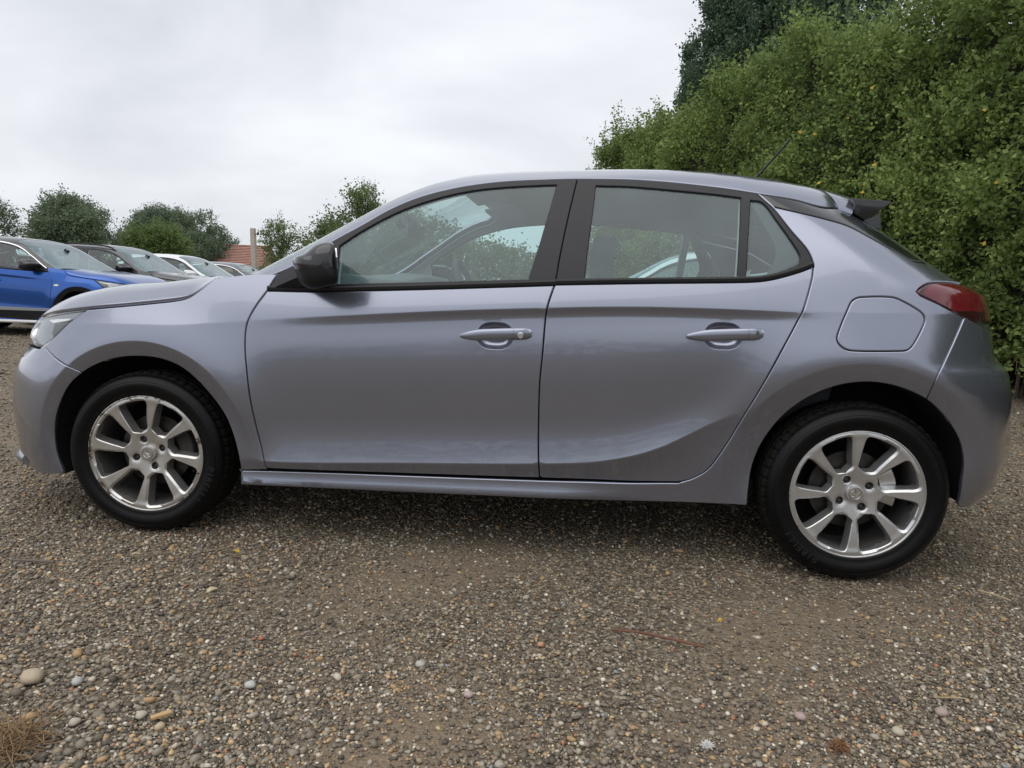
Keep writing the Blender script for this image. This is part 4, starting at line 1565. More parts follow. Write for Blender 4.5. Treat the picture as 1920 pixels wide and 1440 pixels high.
    for y in yv + [2 * YC - q for q in yv[:-1][::-1]]:
        yy = min(y, 2 * YC - y)
        xf = float(np.interp(yy, rear_s[:, 1], rear_s[:, 0])) + 0.0015
        zf = float(roof_z(np.array(xf), np.array(max(yy, y00 + 0.001))))
        tx = float(np.interp(yy, [k_[0] for k_ in Tk], TP[:, 0])); tz = float(np.interp(yy, [k_[0] for k_ in Tk], TP[:, 2])) + 0.006 * max(0, (yy - 0.44) / 0.4)
        d_ = min(1.0, (yy - y00) / 0.08)
        zf += 0.0005
        rs_.append([(xf, y, zf), (xf * .6 + tx * .4, y, zf * .6 + tz * .4 + 0.003 * d_), (xf * .25 + tx * .75, y, zf * .25 + tz * .75 + 0.0025 * d_), (tx, y, tz), (tx - 0.002, y, tz - 0.004 - 0.03 * d_), (xf + 0.01 * d_, y, zf - 0.004 - 0.03 * d_)])
    m = MB(); m.loft(rs_); m.build('spoiler', PAINT, tg, angle=40)
    w2 = [P_(1600, 371.5), P_(1640, 374), P_(1674, 377.5), P_(1652, 394.5), P_(1632, 408), P_(1622, 413), P_(1601, 400), P_(1603.5, 383)]
    prism(w2, ys + 0.002, 2 * YC - ys - 0.002).build('spoiler_tip', BLACKGLOSS, tg, bevel=0.002)
    w3 = [P_(1601, 402, ys + .015), P_(1632, 409, ys + .015), P_(1650, 398, ys + .015), P_(1651, 430, ys + .015), P_(1640, 428, ys + .015), P_(1622, 416, ys + .015)]
    for y0 in (ys + 0.012, 2 * YC - ys - 0.03):
        m = MB(); m.loft([[(x, y0, z) for x, z in w3], [(x, y0 + 0.018, z) for x, z in w3]]); m.build('spoiler_fin', BLACKGLOSS, tg)
    # lid under the spoiler (top of the tailgate)
    m = MB()
    m.loft([[(2.40, y, 1.285), (2.50, y, 1.275), (2.585, y, 1.235), (2.57, y, 1.20)] for y in np.linspace(0.32, 2 * YC - 0.32, 8)]); m.build('tailgate_frame', BLACKGLOSS, tg)

    # --- wheel housings, floor, dark inner shell
    for ar, nm in ((farch, 'front'), (rarch, 'rear')):
        A_ = ar[::2]
        c = A_.mean(0)
        Vs = []
        for d, e in ((0.006, 0.0), (0.02, 0.012), (0.30, 0.016), (0.31, -0.1)):
            B = c + (A_ - c) * (1 + e)
            y = S(A_[:, 0], A_[:, 1])
            Vs.append(np.stack([B[:, 0], y + d, B[:, 1]], 1))
        n = len(A_); V = np.vstack(Vs)
        F = [(i * n + j, i * n + j + 1, (i + 1) * n + j + 1, (i + 1) * n + j) for i in range(3) for j in range(n - 1)]
        F.append(tuple(3 * n + j for j in range(n)))
        both('wheel_arch_liner', V, F, None, LINER, root)
    cells = []
    xs = np.arange(-0.42, 2.96, 0.06); zs = np.linspace(0.23, 0.93, 14)
    Vi, Fi = grid_mesh(lambda x, z: (x, float(S(np.array(x), np.array(z))) + 0.045, z), xs, zs)
    keep = []
    for f in Fi:
        p = Vi[list(f)]
        ok = True
        for (ax, az) in (A_F, A_R):
            if (np.hypot(p[:, 0] - ax, p[:, 2] - az) < 0.40).any(): ok = False
            if (abs(p[:, 0] - ax) < 0.40).any() and (p[:, 2] < az).any(): ok = False
        if p[:, 2].max() > float(BELT(np.array(p[0, 0]))) - 0.005: ok = False
        if p[0, 0] < 0.42 and p[:, 2].max() > float(HOOD_E(np.array(p[0, 0]))) - 0.05: ok = False
        if ok: keep.append(f)
    both('inner_body', Vi, keep, None, UNDER, root)
    m = MB()
    m.box((1.25, YC, 0.245), (1.50, 1.40, 0.05)); m.box((-0.1, YC, 0.28), (0.95, 0.92, 0.12)); m.box((2.55, YC, 0.30), (0.95, 0.90, 0.12))
    m.tube([(0, 0.12, 0.30), (0, 2 * YC - 0.12, 0.30)], 0.035); m.tube([(WB, 0.12, 0.30), (WB, 2 * YC - 0.12, 0.30)], 0.04)
    m.build('floor_pan', UNDER, root)
    jb = sidepts([(1250, 941), (1300, 943)])
    m = MB(); jp = on_side(1376, 950); m.box((jp[0], 0.05, jp[1] - 0.012), (0.012, 0.02, 0.03)); m.build('jacking_point', BLACKPLASTIC, root)

    # --- door mirrors
    mo = [(549, 491), (552, 483), (569, 475.5), (588, 460.5), (604, 455), (622, 456.5), (629, 478), (631.5, 505), (631, 531), (612, 537), (590, 541.5), (578, 540), (565, 532), (556, 513)]
    ym = -0.075
    q = np.array([at(u, v, ym) for u, v in mo])[:, [0, 2]]
    q = catmull(q, 0.012, closed=True)
    # direction of the mirror's long axis seen end-on: build the housing outwards from the door
    c = q.mean(0)
    rings = []
    for y, s_, sh in ((-0.152, 0.05, 0.02), (-0.150, 0.45, 0.02), (-0.145, 0.70, 0.016), (-0.132, 0.88, 0.010), (-0.108, 0.985, 0.004), (-0.075, 1.0, 0.0), (-0.03, 0.985, -0.004), (0.012, 0.95, -0.008), (0.030, 0.85, -0.01), (0.034, 0.4, -0.01)):
        sk = 0.50 * (-y - 0.075)
        rings.append([(c[0] + (x - c[0]) * s_ + sk, y, c[1] + (z - c[1]) * s_) for x, z in q])
    zs_ = float(at(580, 503, ym)[2])
    allm = MB(); allm.loft(rings, cap=True)
    capF = [f for f in allm.F if len(f) == 4 and np.mean([allm.V[i][2] for i in f]) > zs_]
    lowF_ = [f for f in allm.F if not (len(f) == 4 and np.mean([allm.V[i][2] for i in f]) > zs_)]
    for s_ in (0, 1):
        fl_ = (lambda V: [(p[0], 2 * YC - p[1], p[2]) for p in V]) if s_ else (lambda V: V)
        m = MB(); m.add(fl_(allm.V), lowF_); mh = m.build('door_mirror', BLACKPLASTIC, fdo[s_], angle=60)
        cc = np.mean(allm.V, 0)
        Vc = [tuple(np.array(p) + (np.array(p) - cc) * 0.012) for p in allm.V]
        m = MB(); m.add(fl_(Vc), capF); m.build('mirror_cap', BLACKGLOSS, mh, angle=60)
        # mirror glass on the rearward face
        xr = max(x for x, z in q)
        gq = [(y, z) for y, z in ((-0.125, c[1] - 0.045), (-0.13, c[1] + 0.03), (-0.11, c[1] + 0.06), (-0.015, c[1] + 0.050), (-0.010, c[1] - 0.05), (-0.1, c[1] - 0.06))]
        m = MB(); m.loft([[(xr + d + 0.50 * (-y - 0.075), y, z) for y, z in gq] for d in (-0.016, -0.008)])
        m.V = fl_(m.V); m.build('mirror_glass', MIRRORGL, mh)
        # foot
        f0 = np.array([on_side(515, 540), on_side(560, 524), on_side(600, 540)])
        arm = MB()
        pA = at(514, 538.5, float(S(*f0[0])) - 0.006); pB = at(556, 520, -0.03); pC = at(566, 533, -0.03); pD = at(556, 540.5, float(S(*f0[2])) - 0.004); pE = at(550, 500, 0.02)
        yb = 0.02
        arm.loft([[(pA[0], pA[1], pA[2]), (pB[0], pB[1], pB[2]), (pC[0], pC[1], pC[2]), (pD[0], pD[1], pD[2])],
                  [(pA[0] + 0.02, yb + 0.02, pA[2] + 0.004), (pB[0] + 0.02, yb + 0.04, pB[2] + 0.02), (pC[0] + 0.04, yb + 0.02, pC[2]), (pD[0] + 0.02, yb + 0.02, pD[2])]])
        arm.V = fl_(arm.V); arm.build('mirror_foot', BLACKPLASTIC, mh, bevel=0.003)

    # --- interior
    dash = MB(); rings = []
    dp = [(0.36, 0.94), (0.45, 0.965), (0.60, 0.985), (0.74, 0.990), (0.84, 0.975), (0.885, 0.93), (0.87, 0.80), (0.74, 0.66), (0.36, 0.66)]
    for y in (0.13, 0.16, 0.5, 0.95, 1.1, 1.3, 1.45, 2 * YC - 0.16, 2 * YC - 0.13):
        hump = 0.030 if 0.94 < y < 1.46 else 0.0
        rings.append([(x, y, z + (hump if 0.6 < x < 0.86 else 0)) for x, z in dp])
    dash.loft(rings); dash.build('dashboard', DASHMAT, root, bevel=0.008)
    sw = MB(); cx_, cy_, cz_ = 1.0, 1.22, 0.93
    ring_ = [Vector((cx_, cy_, cz_)) + Matrix.Rotation(R_(-22), 3, 'Y') @ Vector((0, 0.175 * math.cos(t), 0.175 * math.sin(t))) for t in np.linspace(0, 2 * math.pi, 37)]
    sw.tube(ring_, 0.016, 10, cap=False)
    hub = Matrix.Rotation(R_(-22), 3, 'Y')
    sw.box((cx_ - 0.01, cy_, cz_), (0.04, 0.13, 0.11), hub); sw.box((cx_, cy_, cz_ - 0.01), (0.02, 0.33, 0.035), hub)
    sw.tube([(cx_, cy_, cz_), (cx_ - 0.25, cy_, cz_ - 0.09)], 0.03)
    sw.build('steering_wheel', SEATCLOTH, root, bevel=0.004)
    def seat(cy):
        s_ = MB()
        s_.loft([[(1.12, cy + sx * 0.24 * k, 0.56 + dz) for sx, dz in ((-1, -0.1), (-1.02, 0.02), (-0.6, -0.015), (0.6, -0.015), (1.02, 0.02), (1, -0.1))] for k in (1.0,)] +
                [[(x, cy + sx * 0.25, z + dz) for sx, dz in ((-1, -0.12), (-1.02, 0.03), (-0.6, -0.01), (0.6, -0.01), (1.02, 0.03), (1, -0.12))] for x, z in ((1.25, 0.575), (1.45, 0.55), (1.62, 0.53))])
        o = s_.build('seat', SEATCLOTH, root, bevel=0.012)
        bk = MB()
        bk.loft([[(x + dx, cy + sx * w, z) for sx, dx in ((-1, -0.03), (-0.65, 0.0), (0.65, 0.0), (1, -0.03), (0.95, 0.09), (-0.95, 0.09))] for x, z, w in ((1.52, 0.52, 0.22), (1.555, 0.68, 0.245), (1.60, 0.84, 0.24), (1.635, 0.94, 0.20), (1.645, 0.965, 0.15))])
        bk.build('backrest', SEATCLOTH, o, bevel=0.012)
        hr = MB()
        hr.tube([(1.655, cy - 0.07, 0.93), (1.665, cy - 0.07, 1.03)], 0.006); hr.tube([(1.655, cy + 0.07, 0.93), (1.665, cy + 0.07, 1.03)], 0.006)
        hr.loft([[(x + dx, cy + sx * w, z) for sx, dx in ((-1, 0.0), (-0.7, -0.012), (0.7, -0.012), (1, 0.0), (0.85, 0.075), (-0.85, 0.075))] for x, z, w in ((1.635, 1.00, 0.10), (1.632, 1.03, 0.128), (1.630, 1.10, 0.13), (1.635, 1.15, 0.118), (1.645, 1.17, 0.08))])
        hr.build('headrest', SEATCLOTH, o, bevel=0.012)
    seat(0.49); seat(2 * YC - 0.49)
    rs = MB()
    rs.loft([[(x, y, z) for x, z in ((2.02, 0.50), (2.02, 0.58), (2.12, 0.60), (2.36, 0.57), (2.46, 0.93), (2.56, 0.93), (2.48, 0.5))] for y in (0.22, 0.6, 1.08, 2 * YC - 0.22)])
    o = rs.build('rear_bench', SEATCLOTH, root, bevel=0.015)
    for cy in (0.46, 2 * YC - 0.46):
        hr = MB(); hr.loft([[(2.47 + dx, cy + sx * w, z) for sx, dx in ((-1, 0), (1, 0), (0.85, 0.06), (-0.85, 0.06))] for z, w in ((0.93, 0.09), (0.96, 0.115), (1.03, 0.11), (1.05, 0.08))])
        hr.build('headrest', SEATCLOTH, o, bevel=0.01)
    im = MB()
    mp = [at(u, v, YC - 0.02) for u, v in ((781, 434),)][0]
    im.loft([[(mp[0] + dx, mp[1] - 0.10 + y, mp[2] + dz) for dx, dz in ((0.012, -0.036), (0.016, 0.03), (-0.012, 0.034), (-0.018, -0.03))] for y in (0, 0.015, 0.19, 0.205)])
    im.tube([(mp[0] - 0.01, mp[1], mp[2] + 0.03), (mp[0] - 0.05, mp[1], mp[2] + 0.075)], 0.012)
    im.box((mp[0] - 0.075, mp[1], mp[2] + 0.035), (0.03, 0.06, 0.05), Matrix.Rotation(R_(-28), 3, 'Y'))
    im.build('interior_mirror', BLACKPLASTIC, root, bevel=0.005)
    for y0 in (0.30, YC + 0.08):
        sv = MB()
        sv.box((1.19, y0 + 0.21, 1.335), (0.15, 0.40, 0.014), Matrix.Rotation(R_(-12), 3, 'Y'))
        sv.build('sun_visor', HEADLINER, root, bevel=0.004)

    # --- wheels
    wz = 0.304
    specs = [(0.0, 0.0, 0.0529, RIM_WORN, R_(90 - 8), 'front', 0), (WB, 0.0, 0.0, RIM_CLEAN, R_(90 + 2), 'rear', 0),
             (0.0, 2 * YC, 0.0529 + math.pi, RIM_CLEAN, 0.3, None, 1), (WB, 2 * YC, math.pi, RIM_CLEAN, 0.9, None, 1)]
    for x, y, rz, rm, spin, lt, far in specs:
        w = empty('wheel', (x, y, wz), rz); w.parent = root
        if far:   # share the rear wheel's meshes
            src = [o for o in root.children if o.name.startswith('wheel') and o.type == 'EMPTY'][1]
            for ch in list(src.children):
                if ch.name.startswith('brake'): pass
                c_ = ch.copy(); col.objects.link(c_); c_.parent = w
        else:
            build_wheel(w, rm, spin, letters=lt)
    return root


hero = build_car()
tag(hero, 'lilac grey five door hatchback with muddy kerbed front alloy, parked side on at the front', 'car')


# ------------------------------------------------------------------ ground
def ground_mat():
    m, t, b = mat_new('gravel_ground')
    tc = t.nodes.new('ShaderNodeTexCoord')
    def vor(scale):
        v = t.nodes.new('ShaderNodeTexVoronoi'); v.inputs['Scale'].default_value = scale
        t.links.new(tc.outputs['Object'], v.inputs['Vector']); return v
    v1, v2 = vor(110), vor(55)
    big = t.nodes.new('ShaderNodeTexNoise'); big.inputs['Scale'].default_value = 1.3; big.inputs['Detail'].default_value = 6
    t.links.new(tc.outputs['Object'], big.inputs['Vector'])
    r1 = t.nodes.new('ShaderNodeValToRGB')
    cr = r1.color_ramp
    stops = [(0.0, (0.054, 0.044, 0.032)), (0.25, (0.104, 0.085, 0.063)), (0.5, (0.148, 0.122, 0.089)), (0.7, (0.188, 0.144, 0.094)), (0.86, (0.247, 0.210, 0.153)), (1.0, (0.395, 0.348, 0.268))]
    cr.elements[0].position, cr.elements[0].color = stops[0][0], (*stops[0][1], 1)
    cr.elements[1].position, cr.elements[1].color = stops[-1][0], (*stops[-1][1], 1)
    for p, c in stops[1:-1]:
        e_ = cr.elements.new(p); e_.color = (*c, 1)
    sep = t.nodes.new('ShaderNodeSeparateColor'); t.links.new(v1.outputs['Color'], sep.inputs[0])
    t.links.new(sep.outputs[0], r1.inputs['Fac'])
    dirt = t.nodes.new('ShaderNodeMix'); dirt.data_type = 'RGBA'
    rr = t.nodes.new('ShaderNodeMapRange'); rr.inputs['From Min'].default_value = 0.48; rr.inputs['From Max'].default_value = 0.66
    rr.inputs['To Max'].default_value = 0.75
    t.links.new(big.outputs['Fac'], rr.inputs['Value']); t.links.new(rr.outputs['Result'], dirt.inputs['Factor'])
    t.links.new(r1.outputs['Color'], dirt.inputs['A']); dirt.inputs['B'].default_value = (0.205, 0.16, 0.112, 1)
    fine = t.nodes.new('ShaderNodeTexNoise'); fine.inputs['Scale'].default_value = 9; fine.inputs['Detail'].default_value = 7
    t.links.new(tc.outputs['Object'], fine.inputs['Vector'])
    col_in = dirt.outputs['Result']
    for (pu, pv, pr) in ((800, 1365, 0.20), (690, 1430, 0.16), (1480, 1395, 0.09)):
        q = on_ground(pu, pv)
        vd = t.nodes.new('ShaderNodeVectorMath'); vd.operation = 'DISTANCE'; vd.inputs[1].default_value = (float(q[0]), float(q[1]), 0.0)
        t.links.new(tc.outputs['Object'], vd.inputs[0])
        wob = t.nodes.new('ShaderNodeMath'); wob.operation = 'MULTIPLY_ADD'; wob.inputs[1].default_value = -0.30
        t.links.new(fine.outputs['Fac'], wob.inputs[0]); t.links.new(vd.outputs['Value'], wob.inputs[2])
        mr_ = t.nodes.new('ShaderNodeMapRange'); mr_.inputs['From Min'].default_value = pr - 0.15; mr_.inputs['From Max'].default_value = pr - 0.10
        mr_.inputs['To Min'].default_value = 0.85; mr_.inputs['To Max'].default_value = 0.0
        t.links.new(wob.outputs[0], mr_.inputs['Value'])
        mp_ = t.nodes.new('ShaderNodeMix'); mp_.data_type = 'RGBA'
        t.links.new(mr_.outputs['Result'], mp_.inputs['Factor']); t.links.new(col_in, mp_.inputs['A']); mp_.inputs['B'].default_value = (0.215, 0.165, 0.115, 1)
        col_in = mp_.outputs['Result']
    t.links.new(col_in, b.inputs['Base Color'])
    b.inputs['Roughness'].default_value = 0.85
    b.inputs['Specular IOR Level'].default_value = 0.3
    bp = t.nodes.new('ShaderNodeBump'); bp.inputs['Strength'].default_value = 0.9; bp.inputs['Distance'].default_value = 0.006; bp.invert = True
    ad = t.nodes.new('ShaderNodeMath'); ad.operation = 'ADD'
    t.links.new(v1.outputs['Distance'], ad.inputs[0]); t.links.new(v2.outputs['Distance'], ad.inputs[1])
    t.links.new(ad.outputs[0], bp.inputs['Height']); t.links.new(bp.outputs['Normal'], b.inputs['Normal'])
    return m


gx = np.concatenate([np.linspace(-600, -20, 12), np.linspace(-16, 16, 120), np.linspace(20, 600, 12)])
gy = np.concatenate([np.linspace(-300, -12, 8), np.linspace(-8, 20, 110), np.linspace(25, 900, 14)])
GX, GY = np.meshgrid(gx, gy, indexing='ij')


def ground_h(x, y):
    """slightly uneven lot; almost flat where the wheels stand"""
    return 0.006 * np.sin(x * 2.1 + 0.6 * y) * np.sin(y * 1.7 + 0.4) * np.clip((np.hypot(x - 1.3, (y - 0.8) * 0.8) - 1.2) / 2, 0, 1) - 0.004


GZ = np.where((np.abs(GX) < 16) & (GY < 20) & (GY > -8), ground_h(GX, GY), -0.004)
n1, n2 = len(gx), len(gy)
ii, jj = np.meshgrid(np.arange(n1 - 1), np.arange(n2 - 1), indexing='ij')
Q = np.stack([ii * n2 + jj, (ii + 1) * n2 + jj, (ii + 1) * n2 + jj + 1, ii * n2 + jj + 1], -1).reshape(-1, 4)
ground = mk('ground', np.stack([GX, GY, GZ], -1).reshape(-1, 3), Q, ground_mat())
tag(ground, kind='structure')

# ------------------------------------------------------------------ loose gravel: real pebbles
def stone_mat():
    m, t, b = mat_new('pebble')
    a = t.nodes.new('ShaderNodeAttribute'); a.attribute_name = 'tint'
    r = t.nodes.new('ShaderNodeValToRGB'); cr = r.color_ramp; cr.interpolation = 'CONSTANT'
    cols = [(0.0, (0.101, 0.086, 0.067)), (0.14, (0.156, 0.131, 0.102)), (0.30, (0.203, 0.172, 0.133)), (0.46, (0.257, 0.219, 0.169)), (0.60, (0.304, 0.248, 0.175)),
            (0.70, (0.378, 0.338, 0.272)), (0.79, (0.406, 0.274, 0.147)), (0.86, (0.541, 0.478, 0.378)), (0.925, (0.541, 0.383, 0.216)), (0.955, (0.735, 0.676, 0.556)), (0.984, (0.406, 0.192, 0.108)), (0.996, (0.270, 0.294, 0.306))]
    cr.elements[0].color = (*cols[0][1], 1)
    cr.elements[1].position, cr.elements[1].color = cols[1][0], (*cols[1][1], 1)
    for p, c in cols[2:]:
        e_ = cr.elements.new(p); e_.color = (*c, 1)
    t.links.new(a.outputs['Fac'], r.inputs['Fac'])
    tc = t.nodes.new('ShaderNodeTexCoord'); n = t.nodes.new('ShaderNodeTexNoise'); n.inputs['Scale'].default_value = 160; n.inputs['Detail'].default_value = 4
    t.links.new(tc.outputs['Object'], n.inputs['Vector'])
    mx = t.nodes.new('ShaderNodeMix'); mx.data_type = 'RGBA'; mx.blend_type = 'MULTIPLY'; mx.inputs['Factor'].default_value = 0.7
    mr = t.nodes.new('ShaderNodeMapRange'); mr.inputs['To Min'].default_value = 0.55; mr.inputs['To Max'].default_value = 1.35
    t.links.new(n.outputs['Fac'], mr.inputs['Value'])
    t.links.new(r.outputs['Color'], mx.inputs['A']); t.links.new(mr.outputs['Result'], mx.inputs['B'])
    t.links.new(mx.outputs['Result'], b.inputs['Base Color'])
    b.inputs['Roughness'].default_value = 0.62
    b.inputs['Specular IOR Level'].default_value = 0.4
    return m


phi = (1 + 5 ** 0.5) / 2
ICO_V = np.array([(-1, phi, 0), (1, phi, 0), (-1, -phi, 0), (1, -phi, 0), (0, -1, phi), (0, 1, phi), (0, -1, -phi), (0, 1, -phi), (phi, 0, -1), (phi, 0, 1), (-phi, 0, -1), (-phi, 0, 1)], float)
ICO_V /= np.linalg.norm(ICO_V[0])
ICO_F = np.array([(0, 11, 5), (0, 5, 1), (0, 1, 7), (0, 7, 10), (0, 10, 11), (1, 5, 9), (5, 11, 4), (11, 10, 2), (10, 7, 6), (7, 1, 8), (3, 9, 4), (3, 4, 2), (3, 2, 6), (3, 6, 8), (3, 8, 9), (4, 9, 5), (2, 4, 11), (6, 2, 10), (8, 6, 7), (9, 8, 1)])
OCT_V = np.array([(1, 0, 0), (-1, 0, 0), (0, 1, 0), (0, -1, 0), (0, 0, 1), (0, 0, -1)], float)
OCT_F = np.array([(0, 2, 4), (2, 1, 4), (1, 3, 4), (3, 0, 4), (2, 0, 5), (1, 2, 5), (3, 1, 5), (0, 3, 5)])


def stones(name, xy, size, base_v, base_f, mat, sink=0.25):
    n = len(xy); k = len(base_v)
    v = np.repeat(base_v[None], n, 0) * (1 + rng.normal(0, 0.17, (n, k, 1)))
    ax = np.stack([rng.uniform(0.85, 1.35, n), rng.uniform(0.75, 1.1, n), rng.uniform(0.45, 0.85, n)], 1) * size[:, None]
    v = v * ax[:, None, :]
    tilt = rng.normal(0, 0.35, n); a = rng.uniform(0, 2 * np.pi, n)
    ct, st = np.cos(tilt), np.sin(tilt)
    y = v[..., 1] * ct[:, None] - v[..., 2] * st[:, None]; z = v[..., 1] * st[:, None] + v[..., 2] * ct[:, None]
    ca, sa = np.cos(a), np.sin(a)
    x = v[..., 0] * ca[:, None] - y * sa[:, None]; y2 = v[..., 0] * sa[:, None] + y * ca[:, None]
    h = ground_h(xy[:, 0], xy[:, 1]) + ax[:, 2] * (1 - 2 * sink) + rng.uniform(-0.001, 0.003, n)
    P = np.stack([x + xy[:, :1], y2 + xy[:, 1:], z + h[:, None]], -1).reshape(-1, 3)
    F = (base_f[None] + (np.arange(n) * k)[:, None, None]).reshape(-1, 3)
    tn = rng.uniform(0, 1, n); tn = np.where(size > 0.0075, tn * 0.88, tn)      # the big ones are mostly dull
    tint = np.repeat(tn, k)
    o = mk(name, P, F, mat, None, attr={'tint': tint})
    return o


def scatter_cam(n, d0, d1, cxmax=1.15, pw=1.0):
    """ground points in the camera's field, density falling with distance"""
    d = d0 * (d1 / d0) ** (rng.uniform(0, 1, n) ** pw)
    c = rng.uniform(-cxmax, cxmax, n) * d
    p = CAM[None, :2] + HR[None, :2] * c[:, None] + HF[None, :2] * d[:, None]
    return p, d


def patchy(p):
    """0 where the lot is bare trodden dirt, 1 where gravel lies thick"""
    f = (np.sin(p[:, 0] * 1.9 + 1.2) + np.sin(p[:, 1] * 2.7 - p[:, 0] * 0.9 + 0.5) + np.sin(p[:, 0] * 4.3 - p[:, 1] * 3.1)) / 3
    c = np.array([on_ground(800, 1365)[:2], on_ground(690, 1430)[:2], on_ground(640, 985)[:2]])
    near = np.min([np.hypot((p[:, 0] - q[0]) / 0.26, (p[:, 1] - q[1]) / 0.12) for q in c], axis=0)
    return np.clip(0.80 + 0.75 * f, 0.22, 1) * np.clip(near, 0.10, 1)


STONE = stone_mat()
p, d = scatter_cam(140000, 1.0, 3.1)
keep = rng.uniform(0, 1, len(p)) < patchy(p)
p = p[keep]
lefty = 1 + 0.16 * sstep(-(p - CAM[:2]) @ HR[:2], 0.2, 1.1)
sz = np.clip(rng.lognormal(math.log(0.0032), 0.44, len(p)), 0.0016, 0.0115) * lefty
tag(stones('gravel', p, sz, ICO_V, ICO_F, STONE, 0.33), kind='stuff')
p, d = scatter_cam(66000, 3.0, 13.0, 1.12)
sz = np.clip(rng.lognormal(math.log(0.0052), 0.36, len(p)), 0.003, 0.016) * (0.75 + d / 9)
tag(stones('gravel', p, sz, OCT_V, OCT_F, STONE), kind='stuff')

# ------------------------------------------------------------------ other cars: the same kind of body at its own size and colour
PAINTED = ('fender', 'front_door', 'rear_door', 'side_panel', 'fuel_flap', 'rear_bumper', 'front_bumper', 'bonnet', 'roof', 'tailgate', 'spoiler',
           'handle_recess', 'door_handle', 'handle_cap', 'chin_lip')


def base_name(o): return o.name.split('.')[0]


def copy_tree(o, parent, paint, special, skip):
    nm = base_name(o)
    if nm in skip: return None
    c = o.copy(); col.objects.link(c)
    for k in ('label', 'category', 'group'):
        if k in c: del c[k]
    if parent is not None: c.parent = parent
    mt = special.get(nm) or (paint if nm in PAINTED else None)
    if mt is not None and c.type == 'MESH':
        c.material_slots[0].link = 'OBJECT'; c.material_slots[0].material = mt
    for ch in list(o.children): copy_tree(ch, c, paint, special, skip)
    return c


def other_car(name, paint, label, scale, ground_pt, heading, special={}, skip=(), group=None, ref=(0.0, 2 * YC)):
    """ref: the point of the car (x, y in its own frame) that stands on ground_pt"""
    c = copy_tree(hero, None, paint, special, skip)
    c.name = name
    c.scale = scale
    c.rotation_euler = (0, 0, heading)
    rx, ry = ref[0] * scale[0], ref[1] * scale[1]
    ca, sa = math.cos(heading), math.sin(heading)
    c.location = (ground_pt[0] - (rx * ca - ry * sa), ground_pt[1] - (rx * sa + ry * ca), 0)
    tag(c, label, 'car', group)
    return c


SKIP_SMALL = ('sidewall_letter', 'emblem', 'lug_bolt', 'valve', 'door_lock', 'aerial', 'jacking_point', 'chin_lip', 'lamp_rim', 'lamp_wedge')
_f = HR * math.cos(R_(3)) - HF * math.sin(R_(3))
HEAD = math.atan2(-_f[1], -_f[0])
GRP = 'cars parked in the row on the left'
AREF = (0.45, 2 * YC)
b1 = camxy(-7.42, 10.95)
blue = other_car('estate_car', BLUE, 'bright blue SUV with black roof, chrome window line and black mirror, nearest in the row', (1.09, 1.05, 1.125), b1, HEAD,
                 {'roof': BLACKGLOSS, 'spoiler': BLACKGLOSS}, SKIP_SMALL, GRP, AREF)
blue.name = 'suv'


def car_extra(car, name, mb, mat):
    return mb.build(name, mat, car)


# chrome line above the side windows, sill cladding, arch cladding and silver sill bar of the blue SUV
for far in (0, 1):
    fl = (lambda P: (P[0], 2 * YC - P[1], P[2])) if far else (lambda P: P)
    m = MB(); rings = []
    for q in catmull(np.vstack([X2['topF'][1:], X2['topR'][1:]]), 0.05):
        y = float(S(q[0], q[1]))
        rings.append([fl(t_) for t_ in ((q[0], y - 0.008, q[1] - 0.022), (q[0], y - 0.012, q[1] - 0.008), (q[0], y - 0.006, q[1] + 0.004), (q[0], y + 0.01, q[1]), (q[0], y + 0.01, q[1] - 0.02))])
    m.loft(rings); car_extra(blue, 'window_chrome', m, CHROME)
    for nm, ar, cen in (('farch', X2['farch'], A_F), ('rarch', X2['rarch'], A_R)):
        m = MB(); rings = []
        for q in catmull(ar, 0.04):
            r_ = np.hypot(q[0] - cen[0], q[1] - cen[1]); u_ = (q - np.array(cen)) / r_
            o_ = np.array(cen) + u_ * (r_ + 0.062)
            yi, yo = float(S(q[0], max(q[1], 0.21))), float(S(o_[0], max(o_[1], 0.21)))
            yo = min(yo, 0.05); yi = min(yi, 0.05)
            rings.append([fl(t_) for t_ in ((q[0], yi + 0.02, q[1]), (q[0], yi - 0.014, q[1]), (o_[0], yo - 0.010, o_[1]), (o_[0], yo + 0.02, o_[1]))])
        m.loft(rings); car_extra(blue, 'arch_cladding', m, BLACKPLASTIC)
    m = MB(); rings = []; rings2 = []
    for x in np.linspace(0.36, 2.20, 24):
        y0, y1 = float(S(x, 0.25)), float(S(x, 0.36))
        rings.append([fl(t_) for t_ in ((x, min(y0, .03) - 0.012, 0.205), (x, min(y1, .03) - 0.016, 0.375), (x, y1 + 0.02, 0.385), (x, y0 + 0.03, 0.20))])
        rings2.append([fl(t_) for t_ in ((x, y1 - 0.020, 0.372), (x, y1 - 0.022, 0.40 + 0.02 * math.sin((x - 0.36) / 1.84 * math.pi)), (x, y1 + 0.0, 0.41), (x, y1 + 0.0, 0.37))])
    m.loft(rings); car_extra(blue, 'sill_cladding', m, BLACKPLASTIC)
    m = MB(); m.loft(rings2); car_extra(blue, 'sill_trim', m, simple('sill_trim_silver', (0.36, 0.38, 0.4), 0.4, 0.6) if not far else bpy.data.materials['sill_trim_silver'])
    m = MB(); m.tube([fl((x, -0.03, 0.215)) for x in (0.38, 0.9, 1.5, 2.15)], 0.022, 8); car_extra(blue, 'side_step', m, simple('side_step_white', (0.72, 0.72, 0.72), 0.35) if not far else bpy.data.materials['side_step_white'])
    # side repeater on the wing
    m = MB(); x, z = 0.335, 0.74; y = float(S(x, z))
    m.loft([[fl((x + dx, y - 0.004 + d_, z + dz)) for dx, dz in ((-0.045, 0.008), (-0.01, 0.016), (0.03, 0.010), (0.03, -0.010), (-0.01, -0.014), (-0.04, -0.004))] for d_ in (0.012, -0.002)])
    car_extra(blue, 'side_repeater', m, DRL)


